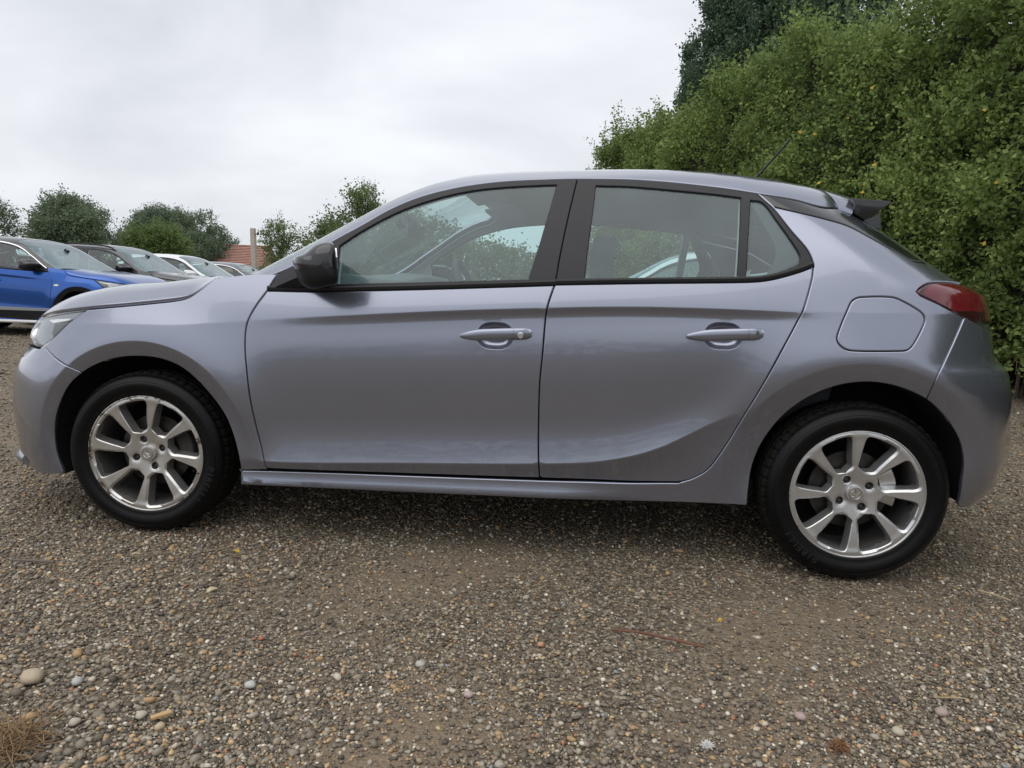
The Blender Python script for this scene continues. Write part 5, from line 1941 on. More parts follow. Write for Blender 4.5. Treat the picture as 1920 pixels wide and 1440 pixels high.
def row_point(cx, d):
    x, y = camxy(cx, d); return (x, y)


dark = other_car('suv', DARKGREY, 'dark grey SUV with roof rails, second in the parked row', (1.08, 1.05, 1.16), row_point(-7.42, 13.55), HEAD, {}, SKIP_SMALL, GRP, AREF)
for far in (0, 1):
    m = MB(); pts_ = []
    for x in np.linspace(0.98, 2.35, 16):
        ze = float(E_TOP(np.array(x))); y = float(S(x, ze)) + 0.06
        lift = 0.034 * min(1, (x - 0.98) / 0.12, (2.35 - x) / 0.12) ** 0.6
        pts_.append((x, y if not far else 2 * YC - y, float(roof_z(np.array(x), np.array(y))) + lift))
    m.tube(pts_, 0.013, 8); car_extra(dark, 'roof_rail', m, BLACKPLASTIC)
white = other_car('hatchback_car', WHITE, 'white car with white mirror, third in the parked row', (1.08, 1.04, 1.13), row_point(-7.42, 16.3), HEAD,
                  {'mirror_cap': WHITE, 'door_mirror': WHITE}, SKIP_SMALL, GRP, AREF)
slate = other_car('hatchback_car', GREYP, 'slate grey car with bright window line, furthest in the parked row', (1.08, 1.04, 1.09), row_point(-7.42, 19.35), HEAD, {}, SKIP_SMALL, GRP, AREF)
for far in (0, 1):
    fl = (lambda P: (P[0], 2 * YC - P[1], P[2])) if far else (lambda P: P)
    m = MB(); rings = []
    for q in catmull(np.vstack([X2['topF'][1:], X2['topR'][1:]]), 0.08):
        y = float(S(q[0], q[1]))
        rings.append([fl(t_) for t_ in ((q[0], y - 0.008, q[1] - 0.022), (q[0], y - 0.012, q[1] - 0.008), (q[0], y - 0.006, q[1] + 0.004), (q[0], y + 0.01, q[1]), (q[0], y + 0.01, q[1] - 0.02))])
    m.loft(rings); car_extra(slate, 'window_chrome', m, CHROME)
bx, by = camxy(-0.05, 6.9)
behind = other_car('hatchback_car', WHITE, 'white hatchback seen through the side windows of the lilac grey car', (1.0, 1.0, 1.0), (bx, by), R_(-3), {'mirror_cap': WHITE}, SKIP_SMALL, None, ref=(-0.6, 0.0))

# ------------------------------------------------------------------ plants
def leaf_mat(name, dark_, light_, trans=0.25, rough=0.55):
    m, t, b = mat_new(name)
    a = t.nodes.new('ShaderNodeAttribute'); a.attribute_name = 'tint'
    r = t.nodes.new('ShaderNodeValToRGB'); cr = r.color_ramp
    cr.elements[0].color = (*dark_, 1); cr.elements[1].color = (*light_, 1)
    mid = cr.elements.new(0.55); mid.color = (*[(x * 0.6 + y * 0.4) for x, y in zip(dark_, light_)], 1)
    e2 = cr.elements.new(0.985); e2.color = (*light_, 1)
    cr.elements[-1].color = (light_[0] * 2.4, light_[1] * 1.3, light_[2] * 0.9, 1)
    t.links.new(a.outputs['Fac'], r.inputs['Fac'])
    t.links.new(r.outputs['Color'], b.inputs['Base Color'])
    b.inputs['Roughness'].default_value = rough
    b.inputs['Specular IOR Level'].default_value = 0.35
    tr = t.nodes.new('ShaderNodeBsdfTranslucent'); t.links.new(r.outputs['Color'], tr.inputs['Color'])
    mx = t.nodes.new('ShaderNodeMixShader'); mx.inputs['Fac'].default_value = trans
    out = t.nodes['Material Output']
    t.links.new(b.outputs[0], mx.inputs[1]); t.links.new(tr.outputs[0], mx.inputs[2]); t.links.new(mx.outputs[0], out.inputs['Surface'])
    return m


def leaves(name, centers, dirs, size, mat, parent, tint, aspect=0.72, droop=0.0):
    """one folded leaf (two quads) per centre, blade along dirs"""
    n = len(centers)
    d = dirs / (np.linalg.norm(dirs, axis=1)[:, None] + 1e-9)
    rv = rng.normal(0, 1, (n, 3)); s_ = np.cross(d, rv); s_ /= np.linalg.norm(s_, axis=1)[:, None] + 1e-9
    nn = np.cross(s_, d)
    L = size[:, None]; w = L * aspect * 0.5
    base = centers; tip = centers + d * L
    m1 = centers + d * L * 0.42
    V = np.stack([base, m1 + s_ * w + nn * w * 0.35, tip, m1 - s_ * w + nn * w * 0.35], 1).reshape(-1, 3)
    k = np.arange(n)[:, None] * 4
    F = np.concatenate([k + np.array([[0, 1, 2]]), k + np.array([[0, 2, 3]])], 0)
    return mk(name, V, F, mat, parent, smooth=False, attr={'tint': np.repeat(np.clip(tint, 0, 1), 4)})


def unit(n):
    v = rng.normal(0, 1, (n, 3)); return v / np.linalg.norm(v, axis=1)[:, None]


def noise3(P, f, seed):
    a = np.sin(P[:, 0] * f + seed) + np.sin(P[:, 1] * f * 1.13 + seed * 2.1) + np.sin(P[:, 2] * f * 0.93 + seed * 0.7)
    b = np.sin((P[:, 0] + P[:, 1]) * f * 1.7 + seed * 1.3) + np.sin((P[:, 2] - P[:, 0]) * f * 2.1 + seed)
    return (a / 3 + b / 4)


def twigs(base, dirs, length, per, spread, leafsize):
    """leaf positions strung along short shoots"""
    n = len(base)
    t = rng.uniform(0.1, 1.0, (n, per))
    P = base[:, None, :] + dirs[:, None, :] * (t * length[:, None])[..., None] + rng.normal(0, 1, (n, per, 3)) * spread * (0.35 + 0.65 * t[..., None])
    D = dirs[:, None, :] * 0.55 + rng.normal(0, 0.75, (n, per, 3))
    sz = leafsize * rng.uniform(0.45, 1.35, (n, per))
    return P.reshape(-1, 3), D.reshape(-1, 3), sz.reshape(-1)


BARK = simple('bark', (0.11, 0.085, 0.065), 0.9, noise=0.45, nscale=14, bump=0.8, bscale=60)
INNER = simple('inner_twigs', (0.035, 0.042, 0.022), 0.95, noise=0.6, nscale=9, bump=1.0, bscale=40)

# --- the tall field hedge on the right
HA = np.array(camxy(2.07, 17.4)); HB = np.array(camxy(9.6, -9.82))
hdir = HB - HA; HLEN = np.linalg.norm(hdir); hdir /= HLEN
hout = np.array([hdir[1], -hdir[0]])
if hout @ (CAM[:2] - HA) < 0: hout = -hout


_r2 = np.random.default_rng(5)
BOUGH = np.stack([_r2.uniform(0, 15, 150), _r2.uniform(0.4, 4.8, 150), _r2.uniform(0.18, 0.65, 150), _r2.uniform(-0.34, 0.42, 150)], 1)


def hedge_face(s, z, top):
    """outward bulge of the hedge face at run s and height z"""
    P = np.stack([s, s * 0.37, z], 1)
    b = 0.16 * noise3(P, 1.37, 3.1) + 0.08 * noise3(P, 3.1, 1.7) + 0.06 * noise3(P, 8.3, 5.0)
    for i in range(len(BOUGH)):
        bs, bz, br, ba = BOUGH[i]
        b = b + ba * np.exp(-((s - bs) ** 2 + ((z - bz) * 1.15) ** 2) / (br * br))
    lean = -0.55 * np.clip((z / top - 0.70) / 0.30, 0, 1) ** 2 - 0.45 * np.clip((0.9 - z) / 0.9, 0, 1) ** 1.5
    return b + lean


def hedge_top(s):
    return 4.62 + 0.22 * np.sin(s * 1.1 + 1) + 0.16 * np.sin(s * 2.9) + 0.10 * np.sin(s * 6.1 + 2) - 0.35 * np.exp(-(s / 1.2) ** 2)


hedge = empty('hedge', (*(HA + HB) / 2, 0))
tag(hedge, 'tall leafy green field hedge running back along the right side of the lot', 'hedge')
off = np.array([*((HA + HB) / 2), 0])
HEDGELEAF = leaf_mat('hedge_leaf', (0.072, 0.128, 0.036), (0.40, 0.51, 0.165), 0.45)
n = 8200
VIS = 13.4                                          # run that the photograph sees
s = np.where(rng.uniform(0, 1, n) < 0.86, VIS * (1 - rng.uniform(0, 1, n) ** 1.35), rng.uniform(VIS, HLEN, n)); tp = hedge_top(s)
z = 0.35 + (tp - 0.35) * rng.uniform(0, 1, n) ** 0.88
bul = hedge_face(s, z, tp)
inw = -rng.exponential(0.16, n)
P0 = np.stack([HA[0] + hdir[0] * s + hout[0] * (bul + inw), HA[1] + hdir[1] * s + hout[1] * (bul + inw), z], 1)
dv = np.stack([hout[0] + 0 * s, hout[1] + 0 * s, 0.55 + 0.5 * (z / tp)], 1) + rng.normal(0, 0.5, (n, 3))
dv /= np.linalg.norm(dv, axis=1)[:, None]
ln = rng.uniform(0.15, 0.42, n) * (1 + 0.4 * (z > tp * 0.85))
P1, D1, S1 = twigs(P0, dv, ln, 28, 0.062, 0.055)
patch = noise3(P1, 1.1, 9.0)
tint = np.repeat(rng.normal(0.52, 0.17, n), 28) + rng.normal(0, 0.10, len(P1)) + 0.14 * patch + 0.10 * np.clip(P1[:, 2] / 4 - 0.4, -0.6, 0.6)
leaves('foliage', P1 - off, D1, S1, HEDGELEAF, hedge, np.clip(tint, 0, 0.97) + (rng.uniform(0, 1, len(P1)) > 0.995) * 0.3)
# top and end: shoots standing up against the sky, and the far end of the hedge
n = 2300
s = rng.uniform(-0.25, VIS, n); dep = rng.uniform(-1.7, 0.1, n)
endm = rng.uniform(0, 1, n) < 0.30
s = np.where(endm, rng.uniform(-0.35, 0.15, n), s)
tp = hedge_top(np.clip(s, 0, HLEN))
z = np.where(endm, rng.uniform(0.3, 1, n) ** 0.8 * tp, tp - np.abs(rng.normal(0, 0.12, n)) - 0.25)
P0 = np.stack([HA[0] + hdir[0] * s + hout[0] * dep, HA[1] + hdir[1] * s + hout[1] * dep, z], 1)
dv = np.where(endm[:, None], np.stack([-hdir[0] + 0 * s, -hdir[1] + 0 * s, 0.8 + 0 * s], 1), np.stack([0 * s, 0 * s, 1 + 0 * s], 1)) + rng.normal(0, 0.38, (n, 3))
dv /= np.linalg.norm(dv, axis=1)[:, None]
ln = rng.uniform(0.2, 0.5, n) + (rng.uniform(0, 1, n) > 0.93) * 0.35
P1, D1, S1 = twigs(P0, dv, ln, 30, 0.055, 0.058)
tint = np.repeat(rng.normal(0.52, 0.12, n), 30) + rng.normal(0, 0.10, len(P1))
leaves('foliage', P1 - off, D1, S1, HEDGELEAF, hedge, np.clip(tint, 0, 0.97))
n = 46
s = np.abs(rng.normal(0.3, 1.5, n)) - 0.3
P0 = np.stack([HA[0] + hdir[0] * s + hout[0] * rng.uniform(-1.0, 0.1, n), HA[1] + hdir[1] * s + hout[1] * rng.uniform(-1.0, 0.1, n), hedge_top(np.clip(s, 0, HLEN)) - 0.35], 1)
dv = np.stack([rng.normal(0, 0.12, n), rng.normal(0, 0.12, n), np.ones(n)], 1)
P1, D1, S1 = twigs(P0, dv, rng.uniform(0.45, 1.0, n), 60, 0.05, 0.055)
leaves('foliage', P1 - off, D1, S1, HEDGELEAF, hedge, np.clip(rng.normal(0.5, 0.16, len(P1)), 0, 0.97))
# dark mass of twigs inside, and stems at the foot
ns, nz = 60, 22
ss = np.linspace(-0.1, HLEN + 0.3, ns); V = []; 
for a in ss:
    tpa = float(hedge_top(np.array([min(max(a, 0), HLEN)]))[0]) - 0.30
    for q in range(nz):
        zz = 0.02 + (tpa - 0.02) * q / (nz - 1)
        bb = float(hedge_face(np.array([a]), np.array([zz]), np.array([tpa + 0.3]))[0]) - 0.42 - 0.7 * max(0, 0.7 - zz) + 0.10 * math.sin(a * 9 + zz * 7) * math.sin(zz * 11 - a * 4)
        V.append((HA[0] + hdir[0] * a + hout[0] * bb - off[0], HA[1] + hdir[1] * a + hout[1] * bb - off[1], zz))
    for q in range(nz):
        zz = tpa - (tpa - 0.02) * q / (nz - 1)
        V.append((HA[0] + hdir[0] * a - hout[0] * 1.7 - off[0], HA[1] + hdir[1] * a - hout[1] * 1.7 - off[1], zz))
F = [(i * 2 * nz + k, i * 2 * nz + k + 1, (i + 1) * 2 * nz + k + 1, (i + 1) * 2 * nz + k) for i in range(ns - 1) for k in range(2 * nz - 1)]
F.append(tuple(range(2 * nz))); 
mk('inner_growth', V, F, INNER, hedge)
m = MB()
for k in range(150):
    a = VIS * (1 - rng.uniform(0, 1) ** 1.5); b_ = rng.uniform(-0.75, -0.25)
    x0, y0 = HA + hdir * a + hout * b_
    lean = rng.normal(0, 0.16, 2); r0 = rng.uniform(0.008, 0.028)
    pts_ = [(x0 - off[0], y0 - off[1], 0), (x0 - off[0] + lean[0] * .5 + rng.normal(0, .03), y0 - off[1] + lean[1] * .5 + rng.normal(0, .03), 0.5), (x0 - off[0] + lean[0] * 1.4, y0 - off[1] + lean[1] * 1.4, 1.15)]
    m.tube(pts_, [r0, r0 * 0.8, r0 * 0.5], 6, cap=False)
o = m.build('stem', BARK, hedge); tag(o, kind='stuff')
# dead trailing shoots poking out low down
m = MB()
for k in range(70):
    a = VIS * (1 - rng.uniform(0, 1) ** 2.2); b_ = rng.uniform(-0.35, -0.05); z0 = rng.uniform(0.15, 0.8)
    x0, y0 = HA + hdir * a + hout * b_
    v = np.array([*(hout * rng.uniform(0.1, 0.5) + hdir * rng.normal(0, 0.4)), rng.normal(-0.1, 0.35)]); c0 = np.array([x0 - off[0], y0 - off[1], z0])
    m.tube([c0, c0 + v * 0.25 + (0, 0, 0.05), c0 + v * 0.6, c0 + v * 0.8 - (0, 0, 0.08)], [0.004, 0.0035, 0.003, 0.0015], 5, cap=False)
o = m.build('dead_twig', simple('dead_twig', (0.30, 0.22, 0.13), 0.9), hedge); tag(o, kind='stuff')


def tree(name, loc, h, w, label, mat, n_cl, per, leafsize, cat_='tree', crown0=0.25, shape='round', group=None, seed=0, spread=0.25, clump=0.38, gaps=0.0, trunk=0.12):
    r = empty(name, (*loc, 0)); tag(r, label, cat_, group)
    lob = []
    if shape == 'round':
        for k in range(26):
            a = rng.uniform(0, 2 * np.pi); u = rng.uniform(0, 1)
            zz = crown0 + (1 - crown0) * (0.12 + 0.80 * u)
            prof = math.sqrt(max(0.02, 1 - (2 * (u * 0.88 + 0.06) - 0.86) ** 2 / 1.3))
            rr = w / 2 * prof * rng.uniform(0.45, 0.86)
            lob.append((rr * math.cos(a), rr * math.sin(a), zz * h, clump * w / 2 * rng.uniform(0.7, 1.15)))
    elif shape == 'dome':
        for k in range(46):
            a = rng.uniform(0, 2 * np.pi); rr = math.sqrt(rng.uniform(0, 1)) * 0.84
            zz = crown0 + (1 - crown0) * math.sqrt(max(0, 1 - rr ** 2)) * rng.uniform(0.35, 0.90)
            lob.append((rr * w / 2 * math.cos(a), rr * w / 2 * math.sin(a), zz * h, clump * w / 2 * rng.uniform(0.55, 0.9)))
    elif shape == 'open':
        for k in range(18):
            a = rng.uniform(0, 2 * np.pi); u = rng.uniform(0, 1)
            rr = w / 2 * rng.uniform(0.15, 0.85) * (1 - 0.55 * u)
            lob.append((rr * math.cos(a), rr * math.sin(a), h * (crown0 + (0.93 - crown0) * u), clump * w / 2 * rng.uniform(0.5, 0.9)))
    elif shape == 'cone':
        for k in range(60):
            u = (k + rng.uniform(0, 1)) / 60; a = k * 2.4
            rr = w / 2 * (1 - u) ** 0.75 * rng.uniform(0.5, 0.95)
            lob.append((rr * math.cos(a), rr * math.sin(a), h * (crown0 + (0.97 - crown0) * u), clump * w / 2 * (0.35 + 0.65 * (1 - u))))
    lob = np.array(lob)
    idx = rng.integers(0, len(lob), n_cl)
    uv = unit(n_cl); uv[:, 2] = uv[:, 2] * 0.8 + 0.12
    rad = rng.uniform(0.55, 1.05, n_cl) ** 0.5
    B = lob[idx, :3] + uv * (lob[idx, 3] * rad)[:, None]
    if shape == 'cone':
        dv = np.stack([B[:, 0], B[:, 1], np.full(n_cl, 0.5 * w)], 1); dv = dv / np.linalg.norm(dv, axis=1)[:, None] + rng.normal(0, 0.25, (n_cl, 3)) + (0, 0, 0.3)
    else:
        dv = uv + (0, 0, 0.35) + rng.normal(0, 0.4, (n_cl, 3))
    dv /= np.linalg.norm(dv, axis=1)[:, None]
    P_, D_, S_ = twigs(B, dv, np.full(n_cl, spread * 2.0) * rng.uniform(0.6, 1.4, n_cl), per, spread * 0.35, leafsize)
    lt = rng.normal(0.45, 0.13, len(lob))
    ti = np.repeat(lt[idx] + rng.normal(0, 0.09, n_cl), per) + rng.normal(0, 0.10, len(P_))
    leaves('crown', P_, D_, S_, mat, r, np.clip(ti, 0, 0.97))
    m = MB()
    top = h * (0.62 if shape != 'cone' else 0.93)
    m.tube([(0, 0, 0), (0.02 * h * rng.normal(), 0.02 * h * rng.normal(), top * 0.4), (0.03 * h * rng.normal(), 0.03 * h * rng.normal(), top)], [trunk, trunk * 0.75, trunk * 0.25], 8)
    for q in lob[:: max(1, len(lob) // 14)]:
        z0 = min(q[2] * 0.62, top * 0.9)
        m.tube([(0, 0, z0), (q[0] * 0.5, q[1] * 0.5, z0 + (q[2] - z0) * 0.55), (q[0] * 0.95, q[1] * 0.95, q[2])], [trunk * 0.42, trunk * 0.28, trunk * 0.08], 5, cap=False)
    m.build('trunk', BARK, r)
    return r


DARKLEAF = leaf_mat('dark_leaf', (0.12, 0.17, 0.115), (0.235, 0.30, 0.165), 0.35)
MIDLEAF = leaf_mat('mid_leaf', (0.095, 0.15, 0.06), (0.26, 0.33, 0.125), 0.4)
LIMELEAF = leaf_mat('lime_leaf', (0.11, 0.175, 0.05), (0.22, 0.30, 0.10), 0.35)
CYPRESS = leaf_mat('cypress_leaf', (0.065, 0.115, 0.070), (0.17, 0.25, 0.14), 0.28)
HAZYLEAF = leaf_mat('distant_leaf', (0.07, 0.105, 0.06), (0.14, 0.18, 0.09), 0.25)


def place(u, v_top, d):
    """ground x, y below pixel column u at forward distance d, and the height that reaches pixel row v_top"""
    q = px_place(u, v_top, d)
    return (float(q[0]), float(q[1])), float(q[2])


xy, h = place(1395, -150, 17.5)
tree('conifer_tree', xy, h, 3.6, 'tall dark cypress rising behind the hedge, nearest the open sky', CYPRESS, 5200, 22, 0.075, crown0=0.12, shape='cone', group='dark conifers behind the hedge', clump=0.42, spread=0.18)
for u, v, d, lb in ((1500, -330, 16.2, 'dark cypress behind the hedge, second from the open sky'), (1625, -430, 15.0, 'dark cypress behind the hedge, third from the open sky'), (1298, 128, 19.5, 'short dark conifer just beyond the left end of the cypresses')):
    xy, h = place(u, v, d)
    tree('conifer_tree', xy, h, 3.6 if u > 1400 else 1.5, lb, CYPRESS, 4400 if u > 1400 else 1500, 22, 0.075, crown0=0.12, shape='cone', group='dark conifers behind the hedge', clump=0.42, spread=0.18)
xy, h = place(136, 377, 42); tree('broadleaf_tree', xy, h, 3.9, 'round dark green tree behind the blue SUV', DARKLEAF, 3000, 24, 0.115, shape='round', crown0=0.10, spread=0.32, trunk=0.2)
xy, h = place(-38, 384, 44); tree('broadleaf_tree', xy, h, 4.6, 'loose pale green tree cut by the left edge of the picture', HAZYLEAF, 1100, 24, 0.11, shape='round', crown0=0.12, spread=0.35, clump=0.30, trunk=0.2)
xy, h = place(322, 398, 62); tree('broadleaf_tree', xy, h, 10.6, 'broad domed dark tree on the skyline left of the red roof', DARKLEAF, 7000, 26, 0.15, shape='dome', crown0=0.04, spread=0.40, clump=0.30, trunk=0.35)
xy, h = place(286, 421, 48); tree('broadleaf_tree', xy, h, 4.3, 'bright lime green tree in front of the domed tree', LIMELEAF, 3000, 24, 0.12, shape='dome', crown0=0.05, spread=0.3, trunk=0.15)
xy, h = place(527, 425, 27); tree('broadleaf_tree', xy, h, 1.75, 'bushy green tree right of the pale post', MIDLEAF, 700, 20, 0.07, shape='open', crown0=0.10, spread=0.22, clump=0.5, trunk=0.07)
xy, h = place(577, 440, 27); tree('broadleaf_tree', xy, h, 0.8, 'small thin tree against the bonnet line right of the bushy tree', MIDLEAF, 160, 20, 0.09, shape='open', crown0=0.10, spread=0.2, clump=0.5, trunk=0.05)
xy, h = place(678, 346, 22); tree('broadleaf_tree', xy, h, 1.45, 'fresh green tree showing above the windscreen pillar', MIDLEAF, 800, 22, 0.07, shape='round', crown0=0.12, spread=0.2, clump=0.36, trunk=0.08)
xy, h = place(624, 392, 22.5); tree('broadleaf_tree', xy, h, 1.0, 'lower fresh green tree left of the one above the pillar', MIDLEAF, 420, 20, 0.07, shape='round', crown0=0.12, spread=0.2, clump=0.4, trunk=0.06)


xy, h = place(775, 425, 21); tree('broadleaf_tree', xy, h, 3.0, 'green tree behind the car, seen through its windscreen', MIDLEAF, 1100, 20, 0.085, shape='round', crown0=0.10, spread=0.2, clump=0.4, trunk=0.08)


def low_hedge(name, p0, p1, h, thick, label, mat, n, leaf, cat_='hedge', shoots=0.25):
    p0, p1 = np.array(p0), np.array(p1); L = np.linalg.norm(p1 - p0); d = (p1 - p0) / L; o_ = np.array([d[1], -d[0]])
    c = (p0 + p1) / 2
    r = empty(name, (*c, 0)); tag(r, label, cat_)
    s = rng.uniform(0, L, n); z = rng.uniform(0.05, 1, n) ** 0.7 * h * (1 + 0.12 * np.sin(s * 1.3) + 0.07 * np.sin(s * 3.7))
    dep = rng.normal(0, thick / 3, n)
    B = np.stack([p0[0] + d[0] * s + o_[0] * dep - c[0], p0[1] + d[1] * s + o_[1] * dep - c[1], z], 1)
    dv = rng.normal(0, 0.5, (n, 3)) + (0, 0, 0.8); dv /= np.linalg.norm(dv, axis=1)[:, None]
    P_, D_, S_ = twigs(B, dv, rng.uniform(0.15, 0.35, n) + (rng.uniform(0, 1, n) > 0.9) * shoots, 22, 0.06, leaf)
    leaves('foliage', P_, D_, S_, mat, r, np.clip(np.repeat(rng.normal(0.45, 0.13, n), 22) + rng.normal(0, 0.1, len(P_)), 0, 0.97))
    m = MB()
    for k in range(int(L * 2)):
        a = rng.uniform(0, L); x, y = p0 + d * a - c
        m.tube([(x, y, 0), (x + rng.normal(0, .08), y + rng.normal(0, .08), h * 0.7)], [0.025, 0.01], 5, cap=False)
    o = m.build('stem', BARK, r); tag(o, kind='stuff')
    return r


low_hedge('hedge', camxy(-6.0, 24.0), camxy(2.6, 17.6), 2.05, 1.2, 'lower scruffy hedge across the far side of the lot, seen through the front window', MIDLEAF, 3000, 0.075, shoots=0.5)
low_hedge('hedge', camxy(9.0, -16.0), camxy(-15, -19.0), 2.6, 1.6, 'added hedge out of view behind the camera, there only to be reflected', MIDLEAF, 1500, 0.12)  # added, unseen: gives the car side something dark to reflect
low_hedge('hedge', camxy(-30, 58.0), camxy(-14, 60.0), 1.0, 2.0, 'distant low hedge line below the skyline trees', HAZYLEAF, 1500, 0.22)

# ------------------------------------------------------------------ house with red tiled roof, pale post
TILE = simple('roof_tile', (0.36, 0.20, 0.16), 0.85, noise=0.25, nscale=3)
HOUSEBRICK = simple('house_brick', (0.28, 0.17, 0.13), 0.9, noise=0.2, nscale=4)
house = empty('house', (*camxy(-27.1, 60.0), 0), R_(8)); tag(house, 'distant bungalow with red tiled roof and one roof window', 'house')
m = MB(); m.box((0, 3, 1.1), (9.0, 6.0, 2.2)); m.build('wall', HOUSEBRICK, house, smooth=False)
rz, ez = 4.35, 2.1
rf = MB(); rf.add([(-4.9, -0.5, ez), (4.9, -0.5, ez), (4.9, 3, rz), (-3.1, 3, rz), (-4.9, 6.5, ez), (4.9, 6.5, ez), (-4.9, -0.5, ez - .15), (4.9, -0.5, ez - .15), (-4.9, 6.5, ez - .15), (4.9, 6.5, ez - .15)],
                  [(0, 1, 2, 3), (4, 3, 2, 5), (0, 3, 4), (1, 5, 2), (0, 6, 7, 1), (5, 9, 8, 4), (6, 8, 9, 7), (1, 7, 9, 5), (4, 8, 6, 0)])
roof_o = rf.build('roof', TILE, house, smooth=False)
course = MB()
for k in range(1, 15):
    t_ = k / 15
    y = -0.5 + 3.5 * t_; z = ez + (rz - ez) * t_
    x0 = -4.9 + 1.8 * t_
    course.box(((x0 + 4.9) / 2, y - 0.06, z + 0.01), (4.9 - x0, 0.16, 0.05), Matrix.Rotation(math.atan2(rz - ez, 3.5), 3, 'X'))
o = course.build('tile_course', TILE, roof_o, smooth=False); tag(o, kind='stuff')
m = MB(); m.tube([(-3.1, 3, rz + 0.03), (4.9, 3, rz + 0.03)], 0.10, 8); m.build('ridge', TILE, roof_o)
sl = math.atan2(rz - ez, 3.5)
m = MB(); m.box((-0.9, 0.95, ez + (rz - ez) * (1.45 / 3.5) + 0.06), (1.15, 0.85, 0.10), Matrix.Rotation(sl, 3, 'X')); wf = m.build('roof_window', SATINMETAL, house, smooth=False)
m = MB(); m.box((-0.9, 0.95, ez + (rz - ez) * (1.45 / 3.5) + 0.115), (0.95, 0.65, 0.02), Matrix.Rotation(sl, 3, 'X')); m.build('pane', simple('roof_pane', (0.75, 0.8, 0.85), 0.15), wf, smooth=False)

xy, ph = place(478, 428, 23.5)
post = MB()
post.loft([[(xy[0] * 0 + sx * w, sy * w, z) for sx, sy in ((-1, -1), (1, -1), (1, 1), (-1, 1))] for z, w in ((0, 0.085), (ph - 0.05, 0.072), (ph, 0.070))])
po = post.build('post', simple('pale_concrete', (0.46, 0.41, 0.35), 0.9, noise=0.2, nscale=5, bump=0.5), None, bevel=0.008)
po.location = (*xy, 0); po.rotation_euler = (0, R_(-1.5), 0); tag(po, 'pale weathered square post standing left of the bushy tree', 'post')
m = MB(); m.tube([(0.07, 0, ph - 0.2), (0.16, 0, ph - 0.19)], 0.012, 6); m.box((0.17, 0, ph - 0.19), (0.06, 0.06, 0.07)); m.build('insulator', BLACKPLASTIC, po)

# ------------------------------------------------------------------ small litter on the gravel
def lay(mb_pts, name, mat, label, cat_, rad):
    m = MB(); pts_ = [np.array(on_ground(u, v)) + (0, 0, dz) for u, v, dz in mb_pts]
    c = np.mean(pts_, 0); c[2] = 0
    m.tube([p_ - c for p_ in pts_], rad, 7); o = m.build(name, mat, None); o.location = c; tag(o, label, cat_); return o


TWIG = simple('twig_bark', (0.16, 0.075, 0.045), 0.85, noise=0.4, nscale=30)
STRAW = simple('straw', (0.42, 0.33, 0.19), 0.8, noise=0.3, nscale=40)
WOOD = simple('split_wood', (0.50, 0.33, 0.16), 0.75, noise=0.3, nscale=60)
lay([(1146, 1189, 0.014), (1200, 1197, 0.018), (1262, 1209, 0.016), (1320, 1222, 0.014)], 'twig', TWIG, 'long reddish brown twig lying on the gravel in front of the car', 'twig', [0.0028, 0.0036, 0.0040, 0.0036])
lay([(20, 1057, 0.014), (60, 1059, 0.015), (102, 1061, 0.014)], 'twig', simple('grey_twig', (0.16, 0.13, 0.11), 0.9), 'thin grey twig lying left of the front wheel', 'twig', [0.004, 0.0045, 0.0035])
lay([(1832, 1115, 0.016), (1862, 1122, 0.014), (1895, 1134, 0.014)], 'straw_stalk', STRAW, 'pale straw stalk right of the rear wheel', 'straw', [0.003, 0.003, 0.002])
lay([(1750, 1316, 0.012), (1790, 1318, 0.014), (1812, 1319, 0.012)], 'straw_stalk', STRAW, 'pale straw stalk near the lower right corner', 'straw', [0.0016, 0.002, 0.0015])
c0, c1 = on_ground(283, 1357), on_ground(322, 1345)
m = MB(); ang = math.atan2(c1[1] - c0[1], c1[0] - c0[0]); m.box((0, 0, 0.009), (np.linalg.norm(c1 - c0), 0.0125, 0.006), Matrix.Rotation(ang, 3, 'Z'))
o = m.build('wood_splinter', WOOD, None, bevel=0.001); o.location = ((c0 + c1) / 2) + (0, 0, 0.004); tag(o, 'flat tan splinter of wood on the gravel at lower left', 'wood')


def litter_leaf(u, v, L, w, colr, label, cat_='leaf', rz=0.3):
    c = on_ground(u, v); V, F = [], []
    for i in range(6):
        t_ = i / 5; ww = w * math.sin(math.pi * min(0.97, t_ * 0.9 + 0.06)) ** 0.8
        zz = 0.011 + 0.008 * math.sin(t_ * 3.0) + 0.003
        V += [((t_ - 0.5) * L, -ww, zz + 0.003), ((t_ - 0.5) * L, 0, zz - 0.002), ((t_ - 0.5) * L, ww, zz + 0.005)]
    for i in range(5):
        for k in (0, 1): F.append((i * 3 + k, i * 3 + k + 1, (i + 1) * 3 + k + 1, (i + 1) * 3 + k))
    o = mk('fallen_leaf', V, F, simple('fallen_leaf', colr, 0.7, noise=0.25, nscale=60)); o.location = c; o.rotation_euler = (0, 0, rz); tag(o, label, cat_)
    md = o.modifiers.new('thickness', 'SOLIDIFY'); md.thickness = 0.0008
    return o


litter_leaf(443, 1044, 0.028, 0.009, (0.55, 0.38, 0.05), 'small yellow leaf lying below the front wheel', rz=-0.3)
litter_leaf(398, 1118, 0.036, 0.010, (0.55, 0.46, 0.30), 'curled pale tan leaf lying on the gravel left of centre', rz=0.9)
litter_leaf(1350, 1176, 0.016, 0.006, (0.60, 0.34, 0.05), 'tiny orange yellow leaf right of the long twig', rz=0.2)
litter_leaf(255, 1050, 0.034, 0.008, (0.40, 0.33, 0.24), 'dull brown leaf between the grey twig and the yellow leaf', rz=0.5)


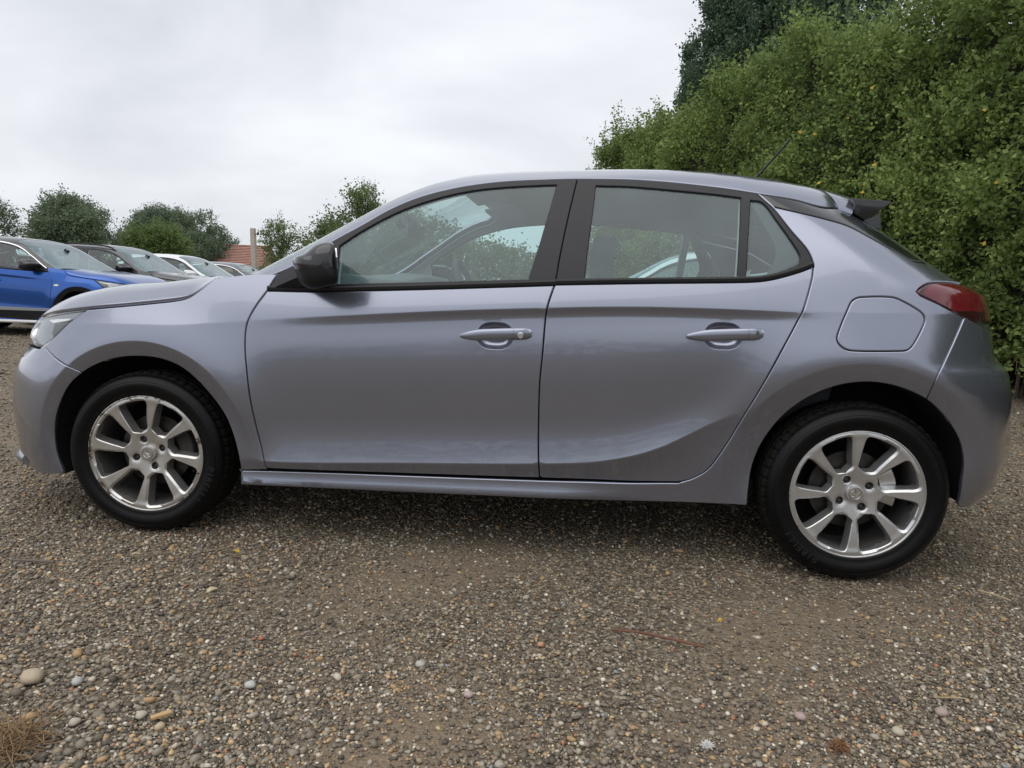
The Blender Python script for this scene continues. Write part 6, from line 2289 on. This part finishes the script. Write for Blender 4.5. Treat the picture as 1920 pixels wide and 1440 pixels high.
def fuzz(u, v, n, rad, colr, label, name, cat_, flat=0.4, thick=0.0009):
    c = on_ground(u, v); m = MB()
    for k in range(n):
        a = rng.uniform(0, 6.28); r0 = rad * math.sqrt(rng.uniform(0, 1)) * 0.6
        b0 = np.array([r0 * math.cos(a), r0 * math.sin(a), 0.004 + rng.uniform(0, rad * flat)])
        d_ = rng.normal(0, 1, 3); d_[2] *= flat; d_ /= np.linalg.norm(d_)
        m.tube([b0, b0 + d_ * rad * 0.35 + rng.normal(0, rad * 0.06, 3), b0 + d_ * rad * 0.7 + rng.normal(0, rad * 0.1, 3)], thick, 4, cap=False)
    m.V = [(x, y, max(z, 0.002)) for x, y, z in m.V]
    o = m.build(name, simple(name, colr, 0.9, noise=0.3, nscale=80), None); o.location = c; tag(o, label, cat_); return o


fuzz(22, 1402, 170, 0.085, (0.26, 0.17, 0.09), 'matted clump of dead brown grass in the lower left corner', 'dead_grass', 'grass', 0.35, 0.0011)
fuzz(1326, 1401, 160, 0.013, (0.72, 0.71, 0.68), 'small white downy tuft near the bottom edge', 'feather_tuft', 'tuft', 0.35, 0.0005)
fuzz(1573, 1406, 60, 0.026, (0.22, 0.11, 0.05), 'small rusty brown tuft of moss near the bottom edge', 'moss_tuft', 'moss', 0.4, 0.0010)


def big_stone(u, v, px_w, colr, label):
    c = on_ground(u, v); dist = np.linalg.norm(c - CAM); r = px_w / FPX * dist / 2
    vv = ICO_V.copy(); fc = [tuple(f) for f in ICO_F]
    import bmesh
    bm = bmesh.new(); vs = [bm.verts.new(q) for q in vv]
    for f in fc: bm.faces.new([vs[i] for i in f])
    bmesh.ops.subdivide_edges(bm, edges=bm.edges[:], cuts=1, use_grid_fill=True)
    for q in bm.verts:
        q.co.normalize(); q.co *= 1 + 0.12 * math.sin(q.co.x * 4 + u) * math.sin(q.co.y * 3 + v) + rng.normal(0, 0.035)
        q.co.x *= r; q.co.y *= r * 0.85; q.co.z *= r * 0.62
    for f in bm.faces: f.smooth = True
    me = bpy.data.meshes.new('stone'); bm.to_mesh(me); bm.free()
    me.materials.append(simple('stone_' + str(int(u)), colr, 0.75, noise=0.2, nscale=60, bump=0.4, bscale=300))
    o = bpy.data.objects.new('stone', me); col.objects.link(o); o.location = c + np.array([0, 0, r * 0.45]); o.rotation_euler = (0, 0, u * 0.1)
    tag(o, label, 'stone', 'larger stones lying in the gravel')


for u, v, w_, c_, lb in ((60, 1278, 34, (0.42, 0.35, 0.25), 'largest knobbly buff stone at the left edge of the gravel'), (265, 1345, 18, (0.45, 0.40, 0.32), 'pale buff stone touching the wood splinter'), (300, 1366, 17, (0.45, 0.36, 0.24), 'tan stone just below the wood splinter'),
                         (140, 1358, 17, (0.45, 0.41, 0.33), 'cream round stone left of the wood splinter'), (788, 1249, 18, (0.42, 0.41, 0.36), 'pale egg shaped stone at the top of the bare dirt patch'), (470, 1288, 19, (0.45, 0.45, 0.43), 'light grey angular stone in the left gravel'),
                         (145, 1282, 18, (0.42, 0.42, 0.40), 'pale grey stone right of the knobbly buff stone'), (878, 1306, 18, (0.42, 0.33, 0.31), 'pinkish square stone right of the bare dirt patch'), (1500, 1347, 19, (0.38, 0.29, 0.26), 'pink stone midway along the lower right gravel'),
                         (1683, 1376, 20, (0.45, 0.40, 0.31), 'cream stone at lower right of the gravel'), (1765, 1340, 20, (0.36, 0.29, 0.25), 'brownish pink stone beside the lower right straw'), (1014, 1211, 13, (0.50, 0.27, 0.16), 'orange round pebble left of the long twig'), (490, 1199, 12, (0.36, 0.15, 0.09), 'brick red pebble left of centre')):
    big_stone(u, v, w_, c_, lb)
